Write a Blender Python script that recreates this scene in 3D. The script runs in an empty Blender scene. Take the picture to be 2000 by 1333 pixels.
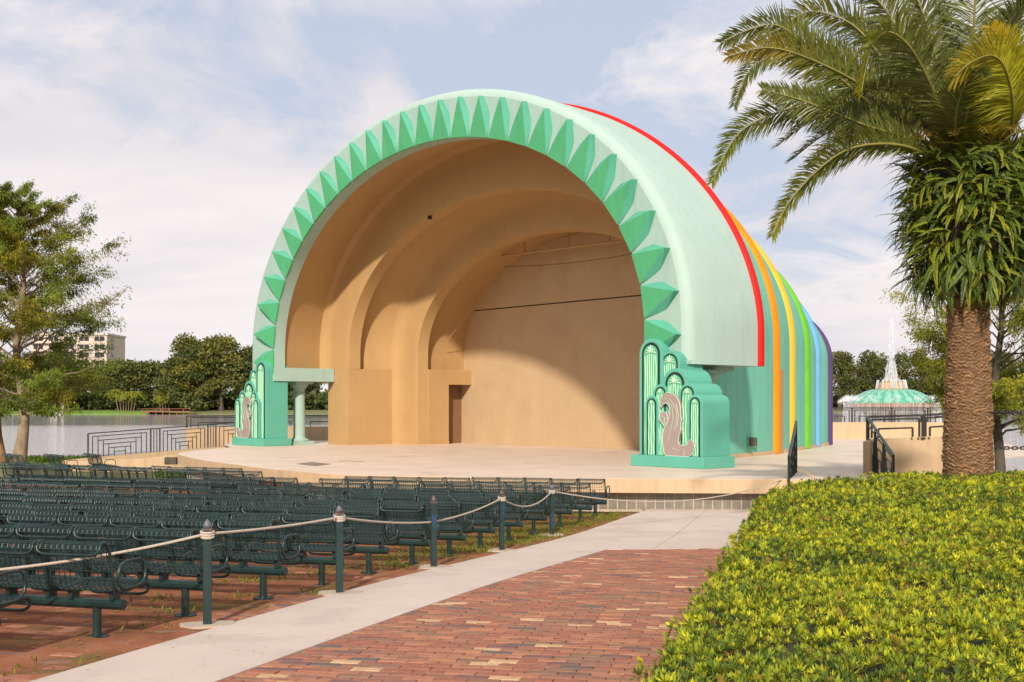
import bpy, math, random
import numpy as np
from mathutils import Vector, Matrix, Quaternion

R = math.radians
SC = bpy.context.scene
COL = SC.collection
rnd = random.Random(7)
RNG = np.random.default_rng(11)

# ------------------------------------------------------------------ camera, sky, sun, exposure
EYE = 1.80
F = 2300.0 / 2000.0                     # focal length in image widths
cam_d = bpy.data.cameras.new('camera')
cam = bpy.data.objects.new('camera', cam_d)
COL.objects.link(cam)
cam.location = (0, 0, EYE)
cam.rotation_euler = (R(90), 0, 0)
cam_d.sensor_width = 36.0
cam_d.lens = 36.0 * F
cam_d.shift_y = (791 - 666.5) / 2000.0
cam_d.clip_start = 0.1
cam_d.clip_end = 6000
SC.camera = cam

SUN_TRAVEL = Vector((0.165, 1.315, -0.82)).normalized()
SUN_EL = math.asin(-SUN_TRAVEL.z)
SUN_AZ = math.atan2(-SUN_TRAVEL.x, -SUN_TRAVEL.y)
sun_d = bpy.data.lights.new('sun', 'SUN')
sun_d.energy = 5.0
sun_d.angle = R(2.2)
sun_d.color = (1.0, 0.92, 0.80)
sun = bpy.data.objects.new('sun', sun_d)
COL.objects.link(sun)
sun.rotation_euler = SUN_TRAVEL.to_track_quat('-Z', 'Y').to_euler()
sun.location = (-5, -20, 30)

world = bpy.data.worlds.new("World")
SC.world = world
world.use_nodes = True


def build_world():
    nt = world.node_tree
    N, L = nt.nodes, nt.links
    N.clear()
    out = N.new('ShaderNodeOutputWorld')
    bg = N.new('ShaderNodeBackground')
    bg.inputs['Strength'].default_value = 0.1
    L.new(bg.outputs[0], out.inputs[0])
    sky = N.new('ShaderNodeTexSky')
    sky.sky_type = 'NISHITA'
    sky.sun_disc = False
    sky.sun_elevation = SUN_EL
    sky.sun_rotation = SUN_AZ
    sky.air_density = 1.0
    sky.dust_density = 1.5
    sky.ozone_density = 1.0
    tc = N.new('ShaderNodeTexCoord')
    sep = N.new('ShaderNodeSeparateXYZ')
    L.new(tc.outputs['Generated'], sep.inputs[0])

    def m(op, a, b=None, clamp=False):
        n = N.new('ShaderNodeMath')
        n.operation = op
        n.use_clamp = clamp
        for i, x in enumerate((a, b)):
            if x is None:
                continue
            if isinstance(x, (int, float)):
                n.inputs[i].default_value = x
            else:
                L.new(x, n.inputs[i])
        return n.outputs[0]
    zz = m('ADD', m('MAXIMUM', sep.outputs['Z'], 0.0), 0.22)
    px = m('DIVIDE', sep.outputs['X'], zz)
    py = m('DIVIDE', sep.outputs['Y'], zz)
    comb = N.new('ShaderNodeCombineXYZ')
    L.new(px, comb.inputs[0])
    L.new(py, comb.inputs[1])

    def noise(scale, detail, rough, off, sc=(1, 1, 1), dist=0.0):
        mp = N.new('ShaderNodeMapping')
        mp.inputs['Location'].default_value = off
        mp.inputs['Scale'].default_value = sc
        L.new(comb.outputs[0], mp.inputs[0])
        n = N.new('ShaderNodeTexNoise')
        n.inputs['Scale'].default_value = scale
        n.inputs['Detail'].default_value = detail
        n.inputs['Roughness'].default_value = rough
        n.inputs['Distortion'].default_value = dist
        L.new(mp.outputs[0], n.inputs['Vector'])
        return n.outputs['Fac']
    a = noise(0.75, 8, 0.56, (3.1, 1.7, 0.3), (1.0, 0.75, 1), 0.5)
    b = noise(3.2, 10, 0.62, (0.7, 5.2, 1.3), (0.9, 0.7, 1), 0.6)
    cov = m('ADD', m('MULTIPLY', a, 0.60), m('MULTIPLY', b, 0.40))
    lowh = m('MULTIPLY', m('SUBTRACT', 0.22, m('MAXIMUM', sep.outputs['Z'], 0.0), True), 0.62)
    cov = m('ADD', cov, lowh)
    rmp = N.new('ShaderNodeValToRGB')
    rmp.color_ramp.elements[0].position = 0.445
    rmp.color_ramp.elements[0].color = (0, 0, 0, 1)
    rmp.color_ramp.elements[1].position = 0.53
    rmp.color_ramp.elements[1].color = (1, 1, 1, 1)
    L.new(cov, rmp.inputs[0])
    g = noise(1.3, 6, 0.55, (9.1, 2.2, 4.0), (0.55, 1.3, 1), 0.2)
    gr = N.new('ShaderNodeValToRGB')
    gr.color_ramp.elements[0].position = 0.36
    gr.color_ramp.elements[0].color = (8.1, 7.75, 8.15, 1)
    gr.color_ramp.elements[1].position = 0.56
    gr.color_ramp.elements[1].color = (9.7, 9.1, 9.1, 1)
    L.new(g, gr.inputs[0])
    thin = N.new('ShaderNodeMix')              # a veil of high thin cloud over the blue
    thin.data_type = 'RGBA'
    thin.inputs['Factor'].default_value = 0.80
    L.new(sky.outputs[0], thin.inputs['A'])
    thin.inputs['B'].default_value = (6.5, 7.1, 8.6, 1)
    mx = N.new('ShaderNodeMix')
    mx.data_type = 'RGBA'
    L.new(rmp.outputs[0], mx.inputs['Factor'])
    L.new(thin.outputs['Result'], mx.inputs['A'])
    L.new(gr.outputs[0], mx.inputs['B'])
    L.new(mx.outputs['Result'], bg.inputs['Color'])


build_world()
vs = SC.view_settings
vs.view_transform = 'Standard'
vs.look = 'None'
vs.exposure = -0.04
vs.gamma = 1.0
vs.use_curve_mapping = False
SC.render.engine = 'CYCLES'
SC.cycles.max_bounces = 6
SC.cycles.transparent_max_bounces = 12
SC.cycles.use_denoising = True

# ------------------------------------------------------------------ materials


def new_mat(name):
    m = bpy.data.materials.new(name)
    m.use_nodes = True
    nt = m.node_tree
    return m, nt, nt.nodes['Principled BSDF']


def mat(name, col, rough=0.6, var=0.12, scale=3.0, bump=0.0, bscale=60.0, spec=0.5, metal=0.0,
        fine=0.05, stain=None, tint=False, trans=0.0, stscale=0.8, streak=0.0):
    """procedural paint / stone / plant: colour varied by two noises, optional stain, fine bump"""
    m, nt, p = new_mat(name)
    N, L = nt.nodes, nt.links
    tc = N.new('ShaderNodeTexCoord')
    geo = N.new('ShaderNodeNewGeometry')
    n1 = N.new('ShaderNodeTexNoise')
    n1.inputs['Scale'].default_value = scale
    n1.inputs['Detail'].default_value = 6
    n1.inputs['Roughness'].default_value = 0.6
    L.new(geo.outputs['Position'], n1.inputs['Vector'])
    n2 = N.new('ShaderNodeTexNoise')
    n2.inputs['Scale'].default_value = bscale
    n2.inputs['Detail'].default_value = 3
    L.new(geo.outputs['Position'], n2.inputs['Vector'])
    mr = N.new('ShaderNodeMapRange')
    mr.inputs['From Min'].default_value = 0.3
    mr.inputs['From Max'].default_value = 0.7
    mr.inputs['To Min'].default_value = 1 - var
    mr.inputs['To Max'].default_value = 1 + var
    L.new(n1.outputs['Fac'], mr.inputs['Value'])
    mr2 = N.new('ShaderNodeMapRange')
    mr2.inputs['From Min'].default_value = 0.3
    mr2.inputs['From Max'].default_value = 0.7
    mr2.inputs['To Min'].default_value = 1 - fine
    mr2.inputs['To Max'].default_value = 1 + fine
    L.new(n2.outputs['Fac'], mr2.inputs['Value'])
    mul = N.new('ShaderNodeMath')
    mul.operation = 'MULTIPLY'
    L.new(mr.outputs[0], mul.inputs[0])
    L.new(mr2.outputs[0], mul.inputs[1])
    vm = N.new('ShaderNodeVectorMath')
    vm.operation = 'SCALE'
    vm.inputs[0].default_value = col[:3]
    L.new(mul.outputs[0], vm.inputs['Scale'])
    if streak:                                   # rain streaks: noise drawn out down the wall
        mp = N.new('ShaderNodeMapping')
        mp.inputs['Scale'].default_value = (3.2, 3.2, 0.22)
        L.new(geo.outputs['Position'], mp.inputs[0])
        n4 = N.new('ShaderNodeTexNoise')
        n4.inputs['Scale'].default_value = 1.0
        n4.inputs['Detail'].default_value = 5
        n4.inputs['Roughness'].default_value = 0.7
        L.new(mp.outputs[0], n4.inputs['Vector'])
        mr4 = N.new('ShaderNodeMapRange')
        mr4.inputs['From Min'].default_value = 0.48
        mr4.inputs['From Max'].default_value = 0.72
        mr4.inputs['To Min'].default_value = 1.0
        mr4.inputs['To Max'].default_value = 1 - 1.6 * streak
        L.new(n4.outputs['Fac'], mr4.inputs['Value'])
        mu4 = N.new('ShaderNodeMath')
        mu4.operation = 'MULTIPLY'
        L.new(mul.outputs[0], mu4.inputs[0])
        L.new(mr4.outputs[0], mu4.inputs[1])
        L.new(mu4.outputs[0], vm.inputs['Scale'])
    colout = vm.outputs[0]
    if stain:
        scol, lo, hi = stain
        n3 = N.new('ShaderNodeTexNoise')
        n3.inputs['Scale'].default_value = stscale
        n3.inputs['Detail'].default_value = 7
        n3.inputs['Roughness'].default_value = 0.65
        L.new(geo.outputs['Position'], n3.inputs['Vector'])
        rp = N.new('ShaderNodeMapRange')
        rp.inputs['From Min'].default_value = lo
        rp.inputs['From Max'].default_value = hi
        L.new(n3.outputs['Fac'], rp.inputs['Value'])
        mx = N.new('ShaderNodeMix')
        mx.data_type = 'RGBA'
        L.new(rp.outputs[0], mx.inputs['Factor'])
        L.new(colout, mx.inputs['A'])
        mx.inputs['B'].default_value = (*scol, 1)
        colout = mx.outputs['Result']
    if tint:
        at = N.new('ShaderNodeAttribute')
        at.attribute_name = 'tint'
        mm = N.new('ShaderNodeVectorMath')
        mm.operation = 'MULTIPLY'
        L.new(colout, mm.inputs[0])
        L.new(at.outputs['Color'], mm.inputs[1])
        colout = mm.outputs[0]
    L.new(colout, p.inputs['Base Color'])
    p.inputs['Roughness'].default_value = rough
    p.inputs['Specular IOR Level'].default_value = spec
    p.inputs['Metallic'].default_value = metal
    if bump > 0:
        bp = N.new('ShaderNodeBump')
        bp.inputs['Strength'].default_value = bump
        bp.inputs['Distance'].default_value = 0.02
        L.new(n2.outputs['Fac'], bp.inputs['Height'])
        L.new(bp.outputs[0], p.inputs['Normal'])
    if trans > 0:
        tr = N.new('ShaderNodeBsdfTranslucent')
        L.new(colout, tr.inputs['Color'])
        ms = N.new('ShaderNodeMixShader')
        ms.inputs[0].default_value = trans
        L.new(p.outputs[0], ms.inputs[1])
        L.new(tr.outputs[0], ms.inputs[2])
        L.new(ms.outputs[0], nt.nodes['Material Output'].inputs[0])
    return m


M = {}
M['tan'] = mat('tan_stucco', (0.450, 0.278, 0.120), 0.75, 0.06, 0.6, 0.10, 45, 0.2, fine=0.03, streak=0.03)
M['backtan'] = mat('back_wall_paint', (0.485, 0.335, 0.190), 0.7, 0.06, 0.8, 0.06, 45, 0.2, fine=0.03, streak=0.03)
M['tan2'] = mat('tan_wall_paint', (0.53, 0.37, 0.225), 0.75, 0.07, 0.9, 0.12, 40, 0.2, streak=0.12, stain=((0.44, 0.30, 0.18), 0.58, 0.75))
M['fascia'] = mat('stage_edge_paint', (0.55, 0.385, 0.235), 0.7, 0.05, 0.9, 0.06, 40, 0.2, streak=0.12, stain=((0.50, 0.36, 0.23), 0.60, 0.72))
M['deck'] = mat('stage_floor_paint', (0.655, 0.520, 0.418), 0.5, 0.06, 0.5, 0.05, 30, 0.3,
                stain=((0.49, 0.385, 0.30), 0.52, 0.76), stscale=0.6)
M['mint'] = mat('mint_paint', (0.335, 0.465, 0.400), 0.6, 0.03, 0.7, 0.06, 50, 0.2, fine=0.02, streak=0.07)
M['hoodmint'] = mat('pale_mint', (0.385, 0.500, 0.440), 0.6, 0.03, 0.7, 0.06, 50, 0.2, fine=0.02, streak=0.05)  # hood tone set paler than the mint of the arch face
M['spike'] = mat('spike_green', (0.080, 0.37, 0.165), 0.6, 0.06, 1.5, 0.04, 50, 0.2, fine=0.04, streak=0.08)
M['spike2'] = mat('spike_teal', (0.095, 0.375, 0.25), 0.6, 0.06, 1.5, 0.04, 50, 0.2, fine=0.04, streak=0.08)
M['teal'] = mat('teal_stucco', (0.165, 0.475, 0.345), 0.7, 0.05, 0.8, 0.10, 45, 0.2, fine=0.03, streak=0.10)
M['pteal'] = mat('pedestal_teal', (0.100, 0.375, 0.275), 0.55, 0.05, 1.2, 0.04, 50, 0.4, fine=0.03,
                 stain=((0.13, 0.37, 0.28), 0.62, 0.75))
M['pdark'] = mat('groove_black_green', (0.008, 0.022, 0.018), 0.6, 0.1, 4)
M['ppanel'] = mat('panel_green', (0.10, 0.42, 0.22), 0.5, 0.06, 3)
M['pline'] = mat('panel_water_lines', (0.42, 0.62, 0.44), 0.5, 0.05, 4)
M['swan'] = mat('plume_mauve', (0.315, 0.235, 0.212), 0.55, 0.06, 4)
for n_, c_ in (('red', (0.56, 0.012, 0.010)), ('orange', (0.80, 0.225, 0.004)), ('yellow', (0.76, 0.41, 0.030)),
               ('green', (0.13, 0.42, 0.02)), ('blue', (0.135, 0.35, 0.60)), ('purple', (0.085, 0.05, 0.15))):
    M['band_' + n_] = mat('band_' + n_, c_, 0.6, 0.06, 1.5, 0.05, 40, 0.2, fine=0.04, streak=0.10)
M['dark'] = mat('dark_void', (0.012, 0.010, 0.009), 0.8)
M['brown'] = mat('brown_door', (0.20, 0.105, 0.05), 0.6)
M['hatch'] = mat('hatch_steel', (0.20, 0.155, 0.12), 0.5, 0.1, 4)
M['iron'] = mat('railing_iron', (0.030, 0.026, 0.024), 0.45, 0.15, 6, metal=0.2)
M['green_iron'] = mat('stair_rail_iron', (0.026, 0.034, 0.029), 0.32, 0.2, 6, metal=0.5)
M['bench'] = mat('bench_powder_coat', (0.0085, 0.0255, 0.0235), 0.36, 0.25, 5, spec=0.5, fine=0.1,
                 stain=((0.020, 0.046, 0.044), 0.52, 0.75), stscale=4)
M['post'] = mat('post_green_paint', (0.010, 0.030, 0.029), 0.45, 0.25, 5, stain=((0.014, 0.055, 0.13), 0.54, 0.66), stscale=2.2)
M['finial'] = mat('finial_worn', (0.10, 0.11, 0.13), 0.5, 0.3, 12, stain=((0.10, 0.04, 0.015), 0.5, 0.62), stscale=9)
M['rope'] = mat('rope_fibre', (0.56, 0.46, 0.37), 0.9, 0.15, 40, 0.6, 220)
M['yrope'] = mat('yellow_rope', (0.62, 0.40, 0.10), 0.8, 0.15, 40)
M['tile'] = mat('tile_grey', (0.185, 0.155, 0.12), 0.4, 0.22, 1.7, 0.02, 40, 0.5, stain=((0.27, 0.235, 0.19), 0.5, 0.7), stscale=1.5)
M['grout'] = mat('tile_joint', (0.52, 0.46, 0.36), 0.8, 0.2, 3)
M['concrete'] = mat('sidewalk_concrete', (0.535, 0.440, 0.378), 0.85, 0.08, 1.1, 0.25, 90, 0.3, fine=0.10,
                    stain=((0.43, 0.36, 0.305), 0.52, 0.74), stscale=0.9)
M['pad'] = mat('post_pad_concrete', (0.42, 0.345, 0.265), 0.85, 0.12, 3, 0.3, 70)
M['gravel'] = mat('pale_gravel', (0.55, 0.44, 0.31), 0.9, 0.25, 30, 0.8, 40)
M['bed'] = mat('brick_joint_sand', (0.065, 0.036, 0.026), 0.95, 0.3, 8, 0.4, 80)
M['cream'] = mat('condo_wall', (0.56, 0.45, 0.38), 0.8, 0.05, 0.3)
M['glass'] = mat('window_glass', (0.03, 0.035, 0.04), 0.15)
M['whitewood'] = mat('white_driftwood', (0.62, 0.58, 0.54), 0.7)
M['dock'] = mat('dock_red_wood', (0.24, 0.075, 0.045), 0.8)
M['white'] = mat('white_paint', (0.75, 0.74, 0.72), 0.5)
M['bark'] = mat('cypress_bark', (0.26, 0.185, 0.125), 0.9, 0.3, 2.5, 0.9, 14, 0.2, fine=0.2)
M['barkred'] = mat('reddish_bark', (0.26, 0.135, 0.07), 0.9, 0.3, 2.5, 0.9, 14, 0.2)
M['barkdark'] = mat('dark_bark', (0.10, 0.08, 0.06), 0.9, 0.3, 2.5, 0.9, 14, 0.2)
M['ftree'] = mat('far_leaf', (0.115, 0.130, 0.036), 0.7, 0.3, 0.3, tint=True, trans=0.25, spec=0.2)
M['cyleaf'] = mat('cypress_leaf', (0.150, 0.150, 0.026), 0.6, 0.3, 0.5, tint=True, trans=0.35, spec=0.2)
M['hleaf'] = mat('hedge_leaf', (0.345, 0.365, 0.026), 0.6, 0.16, 2.0, tint=True, trans=0.30, spec=0.2)
M['hcore'] = mat('hedge_core', (0.030, 0.034, 0.010), 0.9, 0.4, 14)
M['pleaf'] = mat('palm_leaf', (0.150, 0.172, 0.036), 0.42, 0.2, 2.0, tint=True, trans=0.30, spec=0.5)
M['rachis'] = mat('palm_rachis', (0.23, 0.20, 0.045), 0.5, 0.2, 4)
M['fern'] = mat('fern_leaf', (0.185, 0.225, 0.024), 0.5, 0.25, 2.5, tint=True, trans=0.30, spec=0.35)
M['fernroot'] = mat('fern_root_mat', (0.045, 0.028, 0.016), 0.95, 0.4, 9, 0.8, 30)
M['boot'] = mat('palm_boots', (0.14, 0.075, 0.035), 0.85, 0.3, 6, 0.5, 40)
M['grass'] = mat('grass_blade', (0.15, 0.22, 0.025), 0.6, 0.3, 1.0, tint=True, trans=0.3, spec=0.2)
M['lawn'] = mat('lawn', (0.13, 0.21, 0.025), 0.9, 0.3, 0.5, 0.5, 20)
M['earth'] = mat('park_earth', (0.16, 0.13, 0.06), 0.95, 0.3, 0.7, 0.5, 20, stain=((0.10, 0.15, 0.03), 0.45, 0.6))
M['deadleaf'] = mat('fallen_leaf', (0.30, 0.17, 0.07), 0.8, 0.4, 5)
BR = [('brick_red', (0.310, 0.122, 0.078)), ('brick_orange', (0.370, 0.165, 0.096)), ('brick_rust', (0.285, 0.132, 0.090)),
      ('brick_purple', (0.190, 0.100, 0.084)), ('brick_buff', (0.52, 0.335, 0.19)), ('brick_grey', (0.150, 0.110, 0.096)),
      ('brick_brown', (0.255, 0.138, 0.086))]
BRICKS = [mat(n, c, 0.85, 0.14, 9, 0.35, 120, 0.25, fine=0.14, stain=((0.20, 0.10, 0.07), 0.56, 0.72), stscale=5) for n, c in BR]
BW = [32, 28, 18, 5, 5, 2, 13]


def dirt_mat():
    m, nt, p = new_mat('red_dirt')
    N, L = nt.nodes, nt.links
    geo = N.new('ShaderNodeNewGeometry')

    def nz(sc, det, ro):
        n = N.new('ShaderNodeTexNoise')
        n.inputs['Scale'].default_value = sc
        n.inputs['Detail'].default_value = det
        n.inputs['Roughness'].default_value = ro
        L.new(geo.outputs['Position'], n.inputs['Vector'])
        return n.outputs['Fac']

    def ramp(f, els):
        r = N.new('ShaderNodeValToRGB')
        while len(r.color_ramp.elements) < len(els):
            r.color_ramp.elements.new(0.5)
        for e, (q, c) in zip(r.color_ramp.elements, els):
            e.position = q
            e.color = (*c, 1)
        L.new(f, r.inputs[0])
        return r.outputs[0]
    a = ramp(nz(1.6, 8, 0.65), [(0.32, (0.155, 0.066, 0.034)), (0.50, (0.300, 0.108, 0.054)), (0.66, (0.350, 0.150, 0.080))])
    b = ramp(nz(0.75, 7, 0.7), [(0.50, (0, 0, 0)), (0.66, (1, 1, 1))])
    mx = N.new('ShaderNodeMix')
    mx.data_type = 'RGBA'
    L.new(b, mx.inputs['Factor'])
    L.new(a, mx.inputs['A'])
    mx.inputs['B'].default_value = (0.150, 0.105, 0.036, 1)
    sp = ramp(nz(26, 3, 0.5), [(0.66, (0, 0, 0)), (0.72, (1, 1, 1))])
    mx2 = N.new('ShaderNodeMix')
    mx2.data_type = 'RGBA'
    L.new(sp, mx2.inputs['Factor'])
    L.new(mx.outputs['Result'], mx2.inputs['A'])
    mx2.inputs['B'].default_value = (0.36, 0.25, 0.17, 1)
    L.new(mx2.outputs['Result'], p.inputs['Base Color'])
    p.inputs['Roughness'].default_value = 0.95
    p.inputs['Specular IOR Level'].default_value = 0.15
    bp = N.new('ShaderNodeBump')
    bp.inputs['Strength'].default_value = 0.7
    bp.inputs['Distance'].default_value = 0.03
    L.new(nz(22, 6, 0.7), bp.inputs['Height'])
    L.new(bp.outputs[0], p.inputs['Normal'])
    return m


def water_mat():
    m, nt, p = new_mat('lake_water')
    N, L = nt.nodes, nt.links
    geo = N.new('ShaderNodeNewGeometry')
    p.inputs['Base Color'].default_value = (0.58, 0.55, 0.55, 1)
    p.inputs['Roughness'].default_value = 0.06
    p.inputs['IOR'].default_value = 1.33
    p.inputs['Specular IOR Level'].default_value = 0.5
    sep = N.new('ShaderNodeSeparateXYZ')
    L.new(geo.outputs['Position'], sep.inputs[0])

    def nz(sc, det, vec_scale):
        mp = N.new('ShaderNodeMapping')
        mp.inputs['Scale'].default_value = vec_scale
        L.new(geo.outputs['Position'], mp.inputs[0])
        n = N.new('ShaderNodeTexNoise')
        n.inputs['Scale'].default_value = sc
        n.inputs['Detail'].default_value = det
        L.new(mp.outputs[0], n.inputs['Vector'])
        return n.outputs['Fac']
    h1 = nz(1.6, 4, (0.7, 1.5, 1))
    b1 = N.new('ShaderNodeBump')
    b1.inputs['Distance'].default_value = 0.35
    L.new(h1, b1.inputs['Height'])
    # wind dies away towards the sheltered far bank
    mr = N.new('ShaderNodeMapRange')
    mr.inputs['From Min'].default_value = 175
    mr.inputs['From Max'].default_value = 215
    mr.inputs['To Min'].default_value = 0.6
    mr.inputs['To Max'].default_value = 0.04
    wob = N.new('ShaderNodeMath')
    wob.operation = 'MULTIPLY_ADD'
    L.new(nz(0.02, 3, (1, 1, 1)), wob.inputs[0])
    wob.inputs[1].default_value = 60
    L.new(sep.outputs['Y'], wob.inputs[2])
    L.new(wob.outputs[0], mr.inputs['Value'])
    L.new(mr.outputs[0], b1.inputs['Strength'])
    L.new(b1.outputs[0], p.inputs['Normal'])
    return m


def foam_mat(name, alpha):
    m, nt, p = new_mat(name)
    N, L = nt.nodes, nt.links
    p.inputs['Base Color'].default_value = (0.74, 0.75, 0.77, 1)
    p.inputs['Roughness'].default_value = 0.6
    geo = N.new('ShaderNodeNewGeometry')
    mp = N.new('ShaderNodeMapping')
    mp.inputs['Scale'].default_value = (2.0, 2.0, 0.35)
    L.new(geo.outputs['Position'], mp.inputs[0])
    n = N.new('ShaderNodeTexNoise')
    n.inputs['Scale'].default_value = 1.6
    n.inputs['Detail'].default_value = 6
    n.inputs['Roughness'].default_value = 0.7
    L.new(mp.outputs[0], n.inputs['Vector'])
    mr = N.new('ShaderNodeMapRange')
    mr.inputs['From Min'].default_value = 0.35
    mr.inputs['From Max'].default_value = 0.65
    mr.inputs['To Min'].default_value = alpha[0]
    mr.inputs['To Max'].default_value = alpha[1]
    L.new(n.outputs['Fac'], mr.inputs['Value'])
    L.new(mr.outputs[0], p.inputs['Alpha'])
    return m


def dome_mat():
    m, nt, p = new_mat('fountain_dome_glass')
    N, L = nt.nodes, nt.links
    geo = N.new('ShaderNodeTexCoord')
    sep = N.new('ShaderNodeSeparateXYZ')
    L.new(geo.outputs['Object'], sep.inputs[0])
    at = N.new('ShaderNodeMath')
    at.operation = 'ARCTAN2'
    L.new(sep.outputs['X'], at.inputs[0])
    L.new(sep.outputs['Y'], at.inputs[1])
    s = N.new('ShaderNodeMath')
    s.operation = 'MULTIPLY'
    s.inputs[1].default_value = 24
    L.new(at.outputs[0], s.inputs[0])
    n = N.new('ShaderNodeTexNoise')
    n.inputs['Scale'].default_value = 0.9
    n.inputs['Detail'].default_value = 5
    L.new(geo.outputs['Object'], n.inputs['Vector'])
    ad = N.new('ShaderNodeMath')
    ad.operation = 'MULTIPLY_ADD'
    ad.inputs[1].default_value = 9
    L.new(n.outputs['Fac'], ad.inputs[0])
    L.new(s.outputs[0], ad.inputs[2])
    sn = N.new('ShaderNodeMath')
    sn.operation = 'SINE'
    L.new(ad.outputs[0], sn.inputs[0])
    r = N.new('ShaderNodeValToRGB')
    r.color_ramp.elements[0].position = 0.15
    r.color_ramp.elements[0].color = (0.07, 0.33, 0.20, 1)
    r.color_ramp.elements[1].position = 0.85
    r.color_ramp.elements[1].color = (0.20, 0.46, 0.34, 1)
    mr = N.new('ShaderNodeMapRange')
    mr.inputs['From Min'].default_value = -1
    L.new(sn.outputs[0], mr.inputs['Value'])
    L.new(mr.outputs[0], r.inputs[0])
    L.new(r.outputs[0], p.inputs['Base Color'])
    p.inputs['Roughness'].default_value = 0.3
    return m


def trunk_mat():
    m, nt, p = new_mat('palm_trunk_scars')
    N, L = nt.nodes, nt.links
    geo = N.new('ShaderNodeNewGeometry')
    mp = N.new('ShaderNodeMapping')
    mp.inputs['Scale'].default_value = (1, 1, 3.5)
    L.new(geo.outputs['Position'], mp.inputs[0])
    n = N.new('ShaderNodeTexNoise')
    n.inputs['Scale'].default_value = 7
    n.inputs['Detail'].default_value = 7
    n.inputs['Roughness'].default_value = 0.7
    L.new(mp.outputs[0], n.inputs['Vector'])
    at = N.new('ShaderNodeAttribute')
    at.attribute_name = 'tint'
    r = N.new('ShaderNodeValToRGB')
    r.color_ramp.elements[0].position = 0.32
    r.color_ramp.elements[0].color = (0.155, 0.078, 0.036, 1)
    r.color_ramp.elements[1].position = 0.66
    r.color_ramp.elements[1].color = (0.375, 0.215, 0.108, 1)
    L.new(n.outputs['Fac'], r.inputs[0])
    vm = N.new('ShaderNodeVectorMath')
    vm.operation = 'MULTIPLY'
    L.new(r.outputs[0], vm.inputs[0])
    L.new(at.outputs['Color'], vm.inputs[1])
    L.new(vm.outputs[0], p.inputs['Base Color'])
    p.inputs['Roughness'].default_value = 0.9
    p.inputs['Specular IOR Level'].default_value = 0.2
    bp = N.new('ShaderNodeBump')
    bp.inputs['Strength'].default_value = 0.8
    bp.inputs['Distance'].default_value = 0.03
    L.new(n.outputs['Fac'], bp.inputs['Height'])
    L.new(bp.outputs[0], p.inputs['Normal'])
    return m


M['dirt'] = dirt_mat()
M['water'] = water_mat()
M['foam'] = foam_mat('falling_water', (0.35, 1.0))
M['spray'] = foam_mat('water_spray', (0.05, 0.42))
M['dome'] = dome_mat()
M['trunk'] = trunk_mat()

# ------------------------------------------------------------------ builders


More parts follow.
